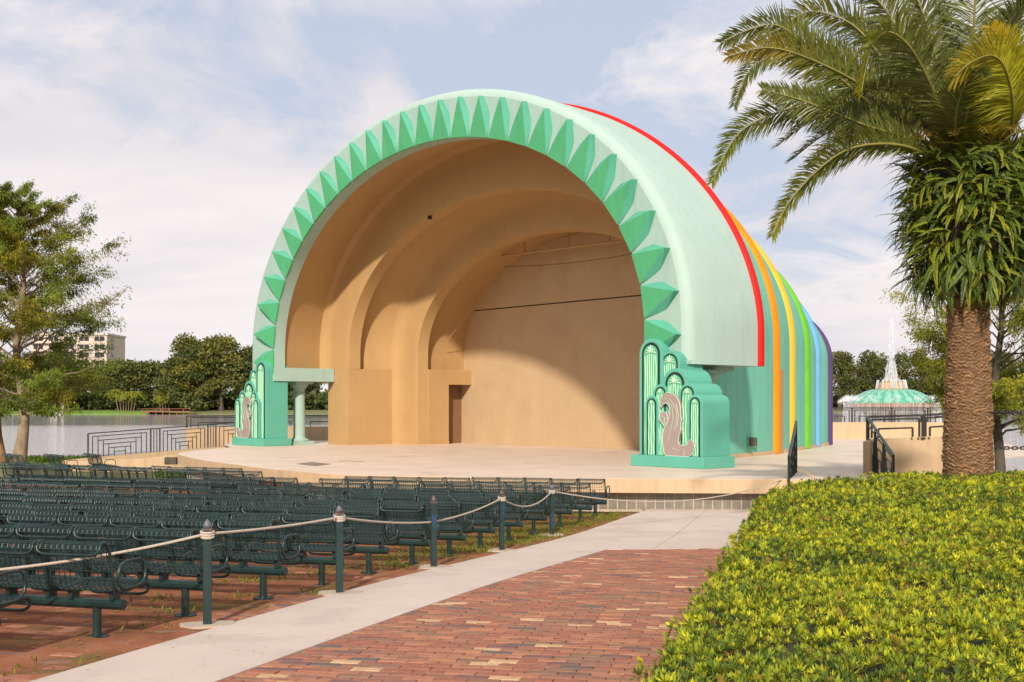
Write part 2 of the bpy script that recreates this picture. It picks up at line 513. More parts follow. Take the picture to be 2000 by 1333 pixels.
class MB:
    def __init__(self):
        self.v, self.f, self.m = [], [], []

    def add(self, vs_, fs, mi=0):
        o = len(self.v)
        self.v.extend([tuple(map(float, q)) for q in vs_])
        self.f.extend([tuple(i + o for i in q) for q in fs])
        self.m.extend([mi] * len(fs))
        return self

    def box(self, x0, x1, y0, y1, z0, z1, mi=0):
        return self.add([(x0, y0, z0), (x1, y0, z0), (x1, y1, z0), (x0, y1, z0), (x0, y0, z1), (x1, y0, z1), (x1, y1, z1), (x0, y1, z1)],
                        [(0, 3, 2, 1), (4, 5, 6, 7), (0, 1, 5, 4), (1, 2, 6, 5), (2, 3, 7, 6), (3, 0, 4, 7)], mi)

    def bar(self, p, q, w, h, mi=0):
        """square bar from p to q"""
        p, q = Vector(p), Vector(q)
        d = (q - p).normalized()
        up = Vector((0, 0, 1)) if abs(d.z) < 0.95 else Vector((0, 1, 0))
        s = d.cross(up).normalized() * w / 2
        t = s.cross(d).normalized() * h / 2
        vs_ = [p - s - t, p + s - t, p + s + t, p - s + t, q - s - t, q + s - t, q + s + t, q - s + t]
        return self.add(vs_, [(3, 2, 1, 0), (4, 5, 6, 7), (0, 1, 5, 4), (1, 2, 6, 5), (2, 3, 7, 6), (3, 0, 4, 7)], mi)

    def tube(self, pts, r, n=6, closed=False, mi=0, caps=True):
        P = [Vector(p) for p in pts]
        k = len(P)
        rr = r if hasattr(r, '__len__') else [r] * k
        T = []
        for i in range(k):
            if closed:
                d = P[(i + 1) % k] - P[i - 1]
            else:
                d = P[min(i + 1, k - 1)] - P[max(i - 1, 0)]
            T.append(d.normalized() if d.length > 1e-9 else Vector((0, 0, 1)))
        a = Vector((0, 0, 1)) if abs(T[0].z) < 0.9 else Vector((1, 0, 0))
        u = (a - T[0] * a.dot(T[0])).normalized()
        vs_, fs = [], []
        for i in range(k):
            u = (u - T[i] * u.dot(T[i]))
            u = u.normalized() if u.length > 1e-6 else T[i].orthogonal().normalized()
            w = T[i].cross(u)
            for j in range(n):
                an = 2 * math.pi * j / n
                vs_.append(P[i] + (u * math.cos(an) + w * math.sin(an)) * rr[i])
        for i in range(k if closed else k - 1):
            for j in range(n):
                a0, a1 = i * n + j, i * n + (j + 1) % n
                b0, b1 = ((i + 1) % k) * n + j, ((i + 1) % k) * n + (j + 1) % n
                fs.append((a0, a1, b1, b0))
        if caps and not closed:
            fs.append(tuple(range(n - 1, -1, -1)))
            fs.append(tuple((k - 1) * n + j for j in range(n)))
        return self.add(vs_, fs, mi)

    def lathe(self, prof, n=24, c=(0, 0), mi=0):
        vs_ = [(c[0] + r * math.cos(2 * math.pi * j / n), c[1] + r * math.sin(2 * math.pi * j / n), z) for r, z in prof for j in range(n)]
        fs = []
        for i in range(len(prof) - 1):
            for j in range(n):
                fs.append((i * n + j, i * n + (j + 1) % n, (i + 1) * n + (j + 1) % n, (i + 1) * n + j))
        fs.append(tuple(range(n - 1, -1, -1)))
        fs.append(tuple((len(prof) - 1) * n + j for j in range(n)))
        return self.add(vs_, fs, mi)

    def prism(self, poly, y0, y1, axis='y', mi=0):
        """polygon in (x,z) extruded along y, or in (x,y) extruded along z"""
        n = len(poly)
        if axis == 'y':
            vs_ = [(a, y0, b) for a, b in poly] + [(a, y1, b) for a, b in poly]
        else:
            vs_ = [(a, b, y0) for a, b in poly] + [(a, b, y1) for a, b in poly]
        fs = [tuple(range(n)), tuple(range(2 * n - 1, n - 1, -1))]
        fs += [(i, n + i, n + (i + 1) % n, (i + 1) % n) for i in range(n)]
        return self.add(vs_, fs, mi)

    def mesh(self, name, mats, smooth=False, fix=True):
        me = bpy.data.meshes.new(name)
        me.from_pydata(self.v, [], self.f)
        for m_ in (mats if isinstance(mats, (list, tuple)) else [mats]):
            me.materials.append(m_)
        if any(self.m):
            me.polygons.foreach_set('material_index', self.m)
        if fix:
            import bmesh
            bm = bmesh.new()
            bm.from_mesh(me)
            bmesh.ops.recalc_face_normals(bm, faces=bm.faces)
            bm.to_mesh(me)
            bm.free()
        if smooth:
            me.polygons.foreach_set('use_smooth', [True] * len(me.polygons))
        me.update()
        return me

    def build(self, name, mats, parent=None, smooth=False, fix=True, loc=None):
        return put(name, self.mesh(name, mats, smooth, fix), parent, loc)


def put(name, me, parent=None, loc=None):
    o = bpy.data.objects.new(name, me)
    COL.objects.link(o)
    if parent:
        o.parent = parent
    if loc is not None:
        o.location = loc
    return o


def npmesh(name, V, Fc, mats, tint=None, mi=None, smooth=False):
    V = np.asarray(V, dtype=np.float32)
    Fc = np.asarray(Fc, dtype=np.int32)
    me = bpy.data.meshes.new(name)
    nf, k = Fc.shape
    me.vertices.add(len(V))
    me.vertices.foreach_set('co', V.ravel())
    me.loops.add(nf * k)
    me.loops.foreach_set('vertex_index', Fc.ravel())
    me.polygons.add(nf)
    me.polygons.foreach_set('loop_start', np.arange(0, nf * k, k, dtype=np.int32))
    me.polygons.foreach_set('loop_total', np.full(nf, k, dtype=np.int32))
    for m_ in (mats if isinstance(mats, (list, tuple)) else [mats]):
        me.materials.append(m_)
    if mi is not None:
        me.polygons.foreach_set('material_index', np.asarray(mi, dtype=np.int32))
    me.polygons.foreach_set('use_smooth', np.full(nf, bool(smooth)))
    me.update(calc_edges=True)
    me.validate()
    if tint is not None:
        ca = me.color_attributes.new('tint', 'FLOAT_COLOR', 'POINT')
        c = np.ones((len(V), 4), dtype=np.float32)
        c[:, :3] = tint
        ca.data.foreach_set('color', c.ravel())
    return me


def thing(name, label, cat, loc=(0, 0, 0), rz=0.0, group=None):
    o = bpy.data.objects.new(name, None)
    o.empty_display_size = 0.3
    COL.objects.link(o)
    o.location = loc
    o.rotation_euler = (0, 0, rz)
    return tag(o, label, cat, group)


def tag(o, label, cat, group=None):
    o['label'] = label
    o['category'] = cat
    if group:
        o['group'] = group
    return o


def structure(o):
    o['kind'] = 'structure'
    return o


def stuff(o):
    o['kind'] = 'stuff'
    return o


def bevel(o, w=0.01, seg=2):
    b = o.modifiers.new('bevel', 'BEVEL')
    b.width = w
    b.segments = seg
    b.limit_method = 'ANGLE'
    b.angle_limit = R(40)
    return o


def at(px, py, Y):
    """the world point at distance Y that the photograph shows at pixel (px, py)"""
    return Vector(((px - 1000) / 2300.0 * Y, Y, EYE + (791 - py) / 2300.0 * Y))


_gy = [-30, 8, 10.5, 12.7, 15.6, 18.5, 22.1, 28.9, 35, 50, 58, 70]
_gz = [0.10, -0.11, -0.18, -0.22, -0.35, -0.49, -0.66, -0.76, -0.85, -0.95, -1.02, -1.12]
_yy = np.linspace(-30, 70, 401)
_zz = np.interp(_yy, _gy, _gz)
_zz = np.convolve(np.pad(_zz, 8, mode='edge'), np.ones(17) / 17, 'valid')


def G(y):
    return np.interp(y, _yy, _zz)


def grid_sheet(name, fx, fy, nu, nv, zoff, mats, noise_amp=0.0):
    """sheet over u,v in 0..1: X = fx(u,v), Y = fy(u,v), Z = ground + zoff"""
    u, v = np.meshgrid(np.linspace(0, 1, nu), np.linspace(0, 1, nv))
    X, Y = fx(u, v), fy(u, v)
    Z = G(Y) + zoff
    if noise_amp:
        Z = Z + noise_amp * (np.sin(X * 5.1 + 1.3 * np.sin(Y * 3.7)) * np.sin(Y * 6.3 + 1.1 * np.sin(X * 4.1)) +
                             0.6 * np.sin(X * 13.7 + Y * 9.1) * np.sin(Y * 15.3 - X * 7.7))
    V = np.stack([X, Y, Z], -1).reshape(-1, 3)
    i = np.arange(nu * nv).reshape(nv, nu)
    Fc = np.stack([i[:-1, :-1], i[:-1, 1:], i[1:, 1:], i[1:, :-1]], -1).reshape(-1, 4)
    return npmesh(name, V, Fc, mats, smooth=True)


# ------------------------------------------------------------------ ground, lake, banks
WATER = -1.30


def build_ground():
    xs = np.array([-70, -50, -30, -22, -16, -12.5, -10, -6, -2, 2, 6, 10, 14, 20, 30, 50, 75.0])
    ys = np.array([-25, -10, -2, 2, 4, 6, 8, 9, 10, 11, 12, 14, 16, 18, 20, 22, 24, 27, 30, 34, 38, 42, 46, 50.0])
    V, Fc = [], []
    shore = np.interp(xs, [-70, -16, -12, 12, 15, 75], [66, 63, 60, 60, 50, 49])
    for j, y in enumerate(ys):
        for i, x in enumerate(xs):
            yy = y if y < 42 else 42 + (shore[i] - 42) * (y - 42) / 8.0
            V.append((x, yy, float(G(yy)) - 0.07 - (0.25 if (y > 30 and x > 12) else 0)))
    for i, x in enumerate(xs):
        V.append((x, shore[i] + 0.5, WATER - 1.2))
    n = len(xs)
    for j in range(len(ys)):
        for i in range(n - 1):
            Fc.append((j * n + i, j * n + i + 1, (j + 1) * n + i + 1, (j + 1) * n + i))
    structure(put('ground', npmesh('ground', V, Fc, M['earth'], smooth=False)))
    # grass verge on the left bank
    g = grid_sheet('lawn', lambda u, v: -60 + 47 * u, lambda u, v: 52 + 10.6 * v + 1.5 * (1 - u), 20, 8, -0.03, M['lawn'], 0.02)
    structure(put('lawn', g))
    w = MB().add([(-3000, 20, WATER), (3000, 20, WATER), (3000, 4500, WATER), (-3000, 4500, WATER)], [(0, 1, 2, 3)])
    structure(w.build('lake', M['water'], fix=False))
    # far shores
    xs = np.linspace(-900, 900, 121)
    V, Fc = [], []
    for x in xs:
        y0 = np.interp(x, [-900, -120, -60, 10, 90, 140, 900], [384, 384, 388, 430, 478, 480, 480]) + 4 * math.sin(x * 0.11) + 2 * math.sin(x * 0.31)
        V += [(x, y0 - 1, WATER - 1), (x, y0, WATER + 0.15), (x, y0 + 3, WATER + 0.7), (x, y0 + 14, WATER + 1.3), (x, 1500, WATER + 4), (x, 4400, WATER + 4)]
    for i in range(120):
        for j in range(5):
            Fc.append((i * 6 + j, (i + 1) * 6 + j, (i + 1) * 6 + j + 1, i * 6 + j + 1))
    mi = [0 if xs[i] < -118 else 1 for i in range(120) for j in range(5)]
    structure(put('far_bank', npmesh('far_bank', V, Fc, [M['lawn'], M['earth']], mi=mi)))


build_ground()


def xl(y):
    return -3.36 + 0.324 * (y - 8.1)


def xr(y):
    return -2.08 + 0.340 * (y - 8.1)


def build_paving():
    # the narrow concrete walk and the wide apron before the stage
    segs = [2.0, 7.2, 10.1, 13.0, 15.9, None]
    mb_V, mb_F = [], []

    def slab(fx, fy, nu, nv):
        u, v = np.meshgrid(np.linspace(0, 1, nu), np.linspace(0, 1, nv))
        X, Y = fx(u, v), fy(u, v)
        Z = G(Y) + 0.008
        o = len(mb_V)
        mb_V.extend(np.stack([X, Y, Z], -1).reshape(-1, 3).tolist())
        ii = np.arange(nu * nv).reshape(nv, nu) + o
        mb_F.extend(np.stack([ii[:-1, :-1], ii[:-1, 1:], ii[1:, 1:], ii[1:, :-1]], -1).reshape(-1, 4).tolist())
        # thin sides down into the ground
        for loop in (ii[0, :], ii[-1, ::-1], ii[::-1, 0], ii[:, -1]):
            o2 = len(mb_V)
            mb_V.extend([(mb_V[k][0], mb_V[k][1], mb_V[k][2] - 0.09) for k in loop])
            for q in range(len(loop) - 1):
                mb_F.append([int(loop[q]), o2 + q, o2 + q + 1, int(loop[q + 1])])

    def edge(x):
        return 18.66 + 0.128 * (x - 1.46)
    for k in range(5):
        y0 = segs[k] + 0.006
        y1 = segs[k + 1]
        if y1 is None:
            def fyy(u, v, y0=y0):
                return y0 + v * (edge(xl(18.4) + (xr(18.6) - xl(18.4)) * u) - 0.006 - y0)
        else:
            def fyy(u, v, y0=y0, y1=y1):
                return y0 + v * (y1 - 0.006 - y0) + 0 * u

        def fxx(u, v, f=fyy):
            y = f(u, v)
            return xl(y) + (xr(y) - xl(y)) * u
        slab(fxx, fyy, 4, 8)
    for (u0, u1) in ((0.0, 0.235), (0.235, 0.6), (0.6, 1.0)):
        for (v0, v1) in ((0.0, 0.47), (0.47, 1.0)):
            def fx(u, v, u0=u0, u1=u1, v0=v0, v1=v1):
                uu, vv = u0 + (u1 - u0) * u, v0 + (v1 - v0) * v
                y = 18.5 + 10.45 * vv
                a = xl(y)
                return a + 0.005 + (9.5 - a) * uu - 0.01 * (u > 0.99)

            def fy(u, v, fx=fx, v0=v0, v1=v1):
                x = fx(u, v)
                e = edge(x) + 0.006
                vv = v0 + (v1 - v0) * v
                return e + (28.95 - e) * vv - 0.01 * (v > 0.99)
            slab(fx, fy, 8, 8)
    structure(put('sidewalk', npmesh('sidewalk', mb_V, mb_F, M['concrete'])))
    # gravel drip strip under the stage edge
    gs = grid_sheet('gravel_strip', lambda u, v: -9 + (xl(28.3) - 0.03 + 9) * u, lambda u, v: 28.0 + 0.95 * v + 1.6 * (1 - u) ** 2, 40, 4, 0.004, M['gravel'], 0.006)
    structure(put('gravel_strip', gs))
    # red dirt under the benches
    d = grid_sheet('seating_ground', lambda u, v: -24 + (xl(3 + 37 * v) + 0.02 + 24) * u, lambda u, v: 3 + 37 * v + 0 * u, 150, 260, -0.010, M['dirt'], 0.007)
    structure(put('seating_ground', d))
    # sand bed of the brick paving
    bed = grid_sheet('brick_path', lambda u, v: (xr(3 + 16.3 * v) - 0.15) + (7.5 - xr(3 + 16.3 * v)) * u, lambda u, v: 3 + 16.3 * v + 0 * u, 30, 60, -0.016, M['bed'])
    return structure(put('brick_path', bed))


BRICK_PATH = build_paving()


def brick_mesh(name, seed):
    r = random.Random(seed)
    L_, W_, H_ = 0.2285, 0.1105, 0.05
    b = 0.006
    x, y = L_ / 2, W_ / 2
    j = lambda: r.uniform(-0.0018, 0.0018)
    top = [(-x + b + j(), -y + b + j(), 0), (x - b + j(), -y + b + j(), 0), (x - b + j(), y - b + j(), 0), (-x + b + j(), y - b + j(), 0)]
    mid = [(-x + j(), -y + j(), -b), (x + j(), -y + j(), -b), (x + j(), y + j(), -b), (-x + j(), y + j(), -b)]
    bot = [(-x, -y, -H_), (x, -y, -H_), (x, y, -H_), (-x, y, -H_)]
    V = top + mid + bot
    Fc = [(0, 1, 2, 3)]
    for k in range(4):
        n = (k + 1) % 4
        Fc.append((4 + k, 4 + n, n, k))
        Fc.append((8 + k, 8 + n, 4 + n, 4 + k))
    return V, Fc


def build_bricks():
    ang = R(-10.6)
    ca, sa = math.cos(ang), math.sin(ang)
    px_, py_ = 0.2345, 0.1165
    cells = []
    for row in range(-10, 190):
        for c in range(-60, 60):
            s = (c + 0.5 * (row % 2)) * px_ + (row * 37 % 11) * 0.0015
            t = row * py_ + 2.5
            x = ca * s - sa * t * 0 - sa * t
            y = sa * s + ca * t
            x -= 1.5
            if not (5.0 < y < 18.95):
                continue
            if x < xr(y) - 0.10 or x > max(0.2, 0.40 + 0.262 * (y - 5.3)) + 0.55:
                continue
            if y > 18.66 + 0.128 * (x - 1.46) + 0.04:
                continue
            cells.append((x, y))
    protos = [brick_mesh('brick', 100 + k) for k in range(4)]
    me_cache = {}

    def in_view(x, y):
        u = x / y * 2300 + 1000
        v = 791 + 2300 * (EYE - G(y)) / y
        hedge_x = 0.576 + 0.262 * (y - 5.3)
        return -20 < u < 2020 and v < 1345 and x < 0.60 + 0.262 * (y * 0.78 - 5.3) + 0.9
    cells.sort(key=lambda c: (not in_view(*c), c[1]))
    gap = []
    r = random.Random(5)
    V, Fc, MI = [], [], []
    for k, (x, y) in enumerate(cells):
        mi = r.choices(range(7), BW)[0]
        if y > 16 and mi in (3, 5) and r.random() < 0.5:
            mi = 0
        pr = r.randrange(4)
        z = float(G(y)) + r.gauss(0, 0.0022)
        rz = ang + r.gauss(0, 0.010)
        slope = (float(G(y + 0.1)) - float(G(y - 0.1))) / 0.2
        rx, ry = math.atan(slope) + r.gauss(0, 0.008), r.gauss(0, 0.006)
        if k < 300:
            key = (pr, mi)
            if key not in me_cache:
                mb = MB().add(*protos[pr])
                me_cache[key] = mb.mesh('brick', BRICKS[mi], fix=False)
            o = bpy.data.objects.new('brick', me_cache[key])
            COL.objects.link(o)
            o.parent = BRICK_PATH
            o.location = (x, y, z)
            o.rotation_euler = (rx, ry, rz)
        else:
            mat_ = Matrix.LocRotScale(Vector((x, y, z)), __import__('mathutils').Euler((rx, ry, rz)), None)
            o = len(V)
            V.extend([tuple(mat_ @ Vector(q)) for q in protos[pr][0]])
            Fc.extend([tuple(i + o for i in q) for q in protos[pr][1]])
            MI.extend([mi] * 9)
    stuff(put('paving_bricks', npmesh('paving_bricks', V, Fc, BRICKS, mi=MI), BRICK_PATH))
    # worn bricks half buried in the dirt beneath the benches
    V, Fc, MI = [], [], []
    for row in range(-20, 140):
        for c in range(-90, 40):
            s = (c + 0.5 * (row % 2)) * px_
            t = row * py_ + 2.5
            x = ca * s - sa * t - 1.5
            y = sa * s + ca * t
            if not (6.5 < y < 16.5) or x > xl(y) - 0.06 or x < -0.45 * y - 0.4:
                continue
            w = math.sin(x * 1.9 + 1.7 * math.sin(y * 0.9)) * math.sin(y * 1.4 + 0.8 * x)
            z = float(G(y)) - 0.0185 + 0.008 * w + r.gauss(0, 0.0045) + (0.007 if x > xl(y) - 0.5 else 0.0)
            mi = r.choices((0, 1, 2, 3, 6), (30, 26, 22, 8, 14))[0]
            mat_ = Matrix.LocRotScale(Vector((x, y, z)), __import__('mathutils').Euler((r.gauss(0, 0.015), r.gauss(0, 0.012), ang + r.gauss(0, 0.02))), None)
            o = len(V)
            V.extend([tuple(mat_ @ Vector(q)) for q in protos[0][0]])
            Fc.extend([tuple(i + o for i in q) for q in protos[0][1]])
            MI.extend([mi] * 9)
    o = stuff(put('worn_bricks', npmesh('worn_bricks', V, Fc, BRICKS, mi=MI)))
    o['label'] = 'worn red bricks half buried in dirt under the benches'
    o['category'] = 'paving'


build_bricks()

# ------------------------------------------------------------------ band shell
TH = R(48.167)
CX, CY = -3.183, 43.2
UX = Vector((math.cos(TH), -math.sin(TH), 0))
WX = Vector((math.sin(TH), math.cos(TH), 0))


def W(a, b, z=0.0):
    return Vector((CX, CY, 0)) + UX * a + WX * b + Vector((0, 0, z))


SPR = 4.094
A0, H0 = 10.75, 7.314


def outline(A, rise, spr, z0, n=72, legs=4, ex=2.0, dx=0.0):
    """(a, z) points: left leg up, (super)ellipse over, right leg down"""
    q = 2.0 / ex
    cs = lambda t: math.copysign(abs(math.cos(t)) ** q, math.cos(t))
    p = [(dx - A, z0 + (spr - z0) * k / legs) for k in range(legs)]
    p += [(dx - A * cs(math.pi * k / n), spr + rise * abs(math.sin(math.pi * k / n)) ** q) for k in range(n + 1)]
    p += [(dx + A, spr - (spr - z0) * (k + 1) / legs) for k in range(legs)]
    return p


def loft(rings, n=72):
    """rings: (b, A, rise, spr, z0) -> MB of quads"""
    mb = MB()
    outs = [[(a, r[0], z) for a, z in outline(r[1], r[2], r[3], r[4], n, 4, *r[5:])] for r in rings]
    k = len(outs[0])
    vs_ = [p for o in outs for p in o]
    fs = [(i * k + j, i * k + j + 1, (i + 1) * k + j + 1, (i + 1) * k + j) for i in range(len(rings) - 1) for j in range(k - 1)]
    mb.add(vs_, fs)
    return mb


def auto_smooth(o, ang=32):
    me = o.data
    me.polygons.foreach_set('use_smooth', [True] * len(me.polygons))
    import bmesh
    bm = bmesh.new()
    bm.from_mesh(me)
    for e in bm.edges:
        if len(e.link_faces) == 2 and e.calc_face_angle(0) > R(ang):
            e.smooth = False
    bm.to_mesh(me)
    bm.free()
    return o


def build_shell():
    sh = thing('band_shell', 'mint green rainbow-striped band shell arching over the tan stage', 'band shell', (CX, CY, 0), -TH)
    z0 = 2.86
    dx = -0.2
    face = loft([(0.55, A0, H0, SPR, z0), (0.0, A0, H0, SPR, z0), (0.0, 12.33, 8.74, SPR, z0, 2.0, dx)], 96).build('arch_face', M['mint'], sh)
    auto_smooth(face, 40)
    # facetted spikes standing round the arch
    tt = np.linspace(0, math.pi, 4000)
    ex, ez = -A0 * np.cos(tt), H0 * np.sin(tt)
    ss = np.r_[0, np.cumsum(np.hypot(np.diff(ex), np.diff(ez)))]
    LT = ss[-1]

    def pos(s):
        if s < 0:
            return (-A0, SPR + s), (-1, 0)
        if s > LT:
            return (A0, SPR - (s - LT)), (1, 0)
        t = np.interp(s, ss, tt)
        x, z = -A0 * math.cos(t), H0 * math.sin(t)
        nx, nz = x / A0 ** 2, z / H0 ** 2
        l = math.hypot(nx, nz)
        return (x, SPR + z), (nx / l, nz / l)
    ds, s0 = 1.046, 0.122
    for i in range(-1, 28):
        sa, sb = s0 + ds * i + 0.03, s0 + ds * (i + 1) - 0.03
        sm = (sa + sb) / 2
        (ax, az), _ = pos(sa)
        (bx, bz), _ = pos(sb)
        (cx, cz), (nx, nz) = pos(sm)
        tx, tz = nz, -nx                                # along the arch
        h, hs, hw = 1.38, 0.78, 0.455
        tip = (cx + nx * h, cz + nz * h)
        sl = (cx + nx * hs - tx * hw, cz + nz * hs - tz * hw)
        sr = (cx + nx * hs + tx * hw, cz + nz * hs + tz * hw)
        v = [(ax, -0.05, az), (bx, -0.05, bz), (tip[0], -0.24, tip[1]),        # raised front
             (ax, 0.02, az), (bx, 0.02, bz), (tip[0] + nx * 0.02, 0.02, tip[1] + nz * 0.02), (sl[0], 0.02, sl[1]), (sr[0], 0.02, sr[1])]
        mb = MB()
        mb.add(v, [(0, 1, 2), (0, 1, 4, 3)], 0)
        mb.add(v, [(0, 2, 6), (0, 6, 3), (2, 5, 6), (1, 7, 2), (1, 4, 7), (2, 7, 5)], 1)
        mb.build('spike', [M['spike'], M['spike2']], face, fix=True)
    # the outer hood between face and red band
    zh = 2.98
    hood = loft([(0.0, 12.33, 8.74, SPR, zh, 2.0, dx), (0.035, 12.47, 8.88, SPR, zh, 1.99, dx), (0.12, 12.58, 8.99, SPR, zh, 1.98, dx), (0.28, 12.64, 9.06, SPR, zh, 1.97, dx),
                 (1.2, 12.64, 9.08, SPR, zh, 1.93, dx), (2.2, 12.64, 9.10, SPR, zh, 1.89, dx), (3.30, 12.60, 9.12, SPR, zh, 1.85, dx), (3.58, 12.57, 9.10, SPR, zh, 1.85, dx),
                 (3.58, 10.3, 8.0, SPR, zh)], 96)
    for s in (-1, 1):
        x0, x1 = sorted((s * 10.76, s * 12.6 + dx))
        hood.box(x0, x1, 0.02, 3.56, zh - 0.004, zh + 0.10)
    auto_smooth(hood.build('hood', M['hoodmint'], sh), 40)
    # L trim: the mint lintels over the side passages
    for s in (-1, 1):
        x0, x1 = sorted((s * 10.742, s * 11.65))
        bevel(MB().box(x0, x1, -0.006, 3.10, z0 - 0.03, 3.42).build('lintel', M['mint'], sh), 0.015)
    # inner vaults
    zl = 3.40
    v1 = loft([(0.55, A0 + 0.005, H0 + 0.005, SPR, zl), (0.56, 10.88, 7.42, SPR, zl), (1.6, 11.15, 7.62, SPR, zl), (2.5, 11.42, 7.80, SPR, zl), (2.80, 11.50, 7.85, SPR, zl)], 96)
    auto_smooth(v1.build('front_vault', M['tan'], sh), 30)

    def cove(b0, Ao, ho, b1, Ai, hi, bs, back, zl=3.40, pw=5):
        rr = []
        for k in range(9):
            t = k / 8
            s_ = 0.5 - 0.5 * math.cos(math.pi * t)
            e_ = t ** 1.25
            rr.append((b0 + (b1 - b0) * (1 - (1 - t) ** pw) * 0.955, Ao + (Ai + 0.10 - Ao) * e_, ho + (hi + 0.09 - ho) * e_, SPR, zl))
        for q in (0.35, 0.7, 1.0):
            rr.append((rr[8][0] + (b1 - rr[8][0]) * q, Ai + 0.10 * (1 - q), hi + 0.09 * (1 - q), SPR, zl))
        rr.append((bs, Ai - 0.05, hi - 0.04, SPR, zl))
        rr.append((bs, back[0], back[1], SPR, zl))
        return rr
    auto_smooth(loft(cove(2.80, 11.50, 7.85, 3.13, 9.63, 5.90, 3.72, (10.1, 6.35), 3.40, 9), 96).build('front_rib', M['tan'], sh), 30)
    auto_smooth(loft([(3.72, 10.1, 6.35, SPR, zl), (4.6, 9.85, 6.2, SPR, zl), (5.385, 9.54, 6.015, SPR, zl)], 96).build('middle_vault', M['tan'], sh), 30)
    auto_smooth(loft(cove(5.38, 9.545, 6.02, 5.74, 7.985, 4.62, 6.28, (8.35, 4.95), 0.004), 96).build('rear_rib', M['tan'], sh), 30)
    auto_smooth(loft([(6.28, 8.35, 4.95, SPR, zl), (7.6, 8.42, 4.98, SPR, zl), (8.98, 8.46, 5.0, SPR, zl)], 96).build('rear_vault', M['tan'], sh), 30)
    # side piers
    for s in (-1, 1):
        poly = [(11.28, 3.12), (9.63, 3.12), (9.52, 5.40), (9.40, 5.80), (8.05, 5.80), (8.03, 6.26), (7.90, 6.30), (7.90, 7.45), (8.95, 7.45), (9.56, 5.95), (10.12, 3.72), (11.28, 3.58)]
        if s > 0:
            poly[0], poly[-1] = (10.45, 3.12), (10.2, 3.6)
        poly = [(s * a, b) for a, b in poly]
        MB().prism(poly, 0.0, 3.401, 'z').build('pier', M['tan'], sh)
        base = [(s * a, b) for a, b in ((10.6, 3.105), (9.615, 3.105), (9.50, 5.40), (9.30, 5.66), (8.9, 5.71), (7.975, 5.725), (7.885, 6.3), (7.885, 7.46))]
        mb = MB()
        for (p, q) in zip(base[:-1], base[1:]):
            mb.bar((p[0], p[1], 0.06), (q[0], q[1], 0.06), 0.03, 0.12)
        mb.build('baseboard', M['tan'], sh)
        x0, x1 = sorted((s * 7.895, s * 8.72))
        bevel(MB().box(x0, x1, 7.44, 8.98, 2.72, 3.405).build('door_lintel', M['tan'], sh), 0.015)
        x0, x1 = sorted((s * 8.62, s * 8.72))
        MB().box(x0, x1, 7.47, 8.98, 0.0, 2.71).build('stage_door', M['brown'], sh)
    # back wall: lower panel, a dark gap, upper panel
    zs = 6.15
    bw = MB()

    def arch_slice(zlo, zhi, A, rise):
        pts = []
        for k in range(25):
            z = zlo + (zhi - zlo) * k / 24
            a = A if z < SPR else A * math.sqrt(max(0.0, 1 - ((z - SPR) / rise) ** 2))
            pts.append((a, z))
        return [(-a, z) for a, z in pts] + [(a, z) for a, z in reversed(pts)]
    lo = MB().prism(arch_slice(0.0, zs, 8.72, 4.99), 8.80, 8.98).build('back_wall', M['backtan'], sh)
    MB().prism(arch_slice(zs + 0.05, SPR + 4.98, 8.45, 4.99), 8.74, 8.98).build('upper_back_panel', M['backtan'], sh)
    MB().prism(arch_slice(zs - 0.3, zs + 0.4, 8.4, 4.99), 9.0, 9.1).build('panel_gap', M['dark'], sh)
    bevel(MB().box(-8.6, 8.6, 8.76, 8.80, 0.0, 0.14).build('baseboard', M['backtan'], sh), 0.01)
    # lighting batten, its hangers and a slack cable
    mb = MB().tube([(-5.6, 7.6, 8.32), (5.4, 7.6, 8.22)], 0.045, 6)
    mb.build('lighting_batten', M['tan'], sh)
    for a_ in (-5.4, -2.9, -0.2, 2.1):
        zt = SPR + 4.97 * math.sqrt(max(0, 1 - (a_ / 8.42) ** 2))
        MB().tube([(a_, 7.6, 8.27), (a_, 7.6, zt)], 0.018, 5).build('hanger', M['brown'], sh)
    MB().tube([(-4.8 + 0.5 * k, 8.1, 7.92 - 0.16 * math.sin(math.pi * k / 18) - 0.006 * k) for k in range(19)], 0.018, 5).build('slack_cable', M['brown'], sh)
    MB().tube([(-8.0, 7.3, 4.6), (-6.6, 7.9, 6.3), (-4.9, 8.1, 7.9)], 0.012, 5).build('slack_cable', M['tan'], sh)
    MB().lathe([(0.09, 9.36), (0.09, 9.50)], 12, (-3.66, 3.05)).build('ceiling_socket', M['dark'], sh)
    # teal rear shell stepping down towards the lake
    knots = [(3.55, 10.2, 8.02, SPR), (6.5, 9.45, 7.75, SPR), (9.5, 8.60, 7.36, SPR), (12.0, 7.53, 6.27, SPR), (14.5, 6.53, 5.07, 4.0),
             (17.0, 5.38, 4.15, 3.75), (19.0, 4.66, 2.85, 3.72)]
    rings = []
    for (k0, k1) in zip(knots[:-1], knots[1:]):
        for q in range(4):
            t = q / 4
            bulge = 0.10 * math.sin(math.pi * t)
            rings.append(tuple(k0[i] + (k1[i] - k0[i]) * t + (bulge if i in (1, 2) else 0) for i in range(4)) + (0.13,))
    rings.append(knots[-1] + (0.13,))
    rings.append((19.02, 0.02, 0.02, 3.72, 0.13))
    auto_smooth(loft(rings, 72).build('rear_shell', M['teal'], sh), 50)
    plinth = [(r[0], r[1] + 0.05, r[2], r[3], 0.0) for r in rings[:-1]]
    mb = MB()
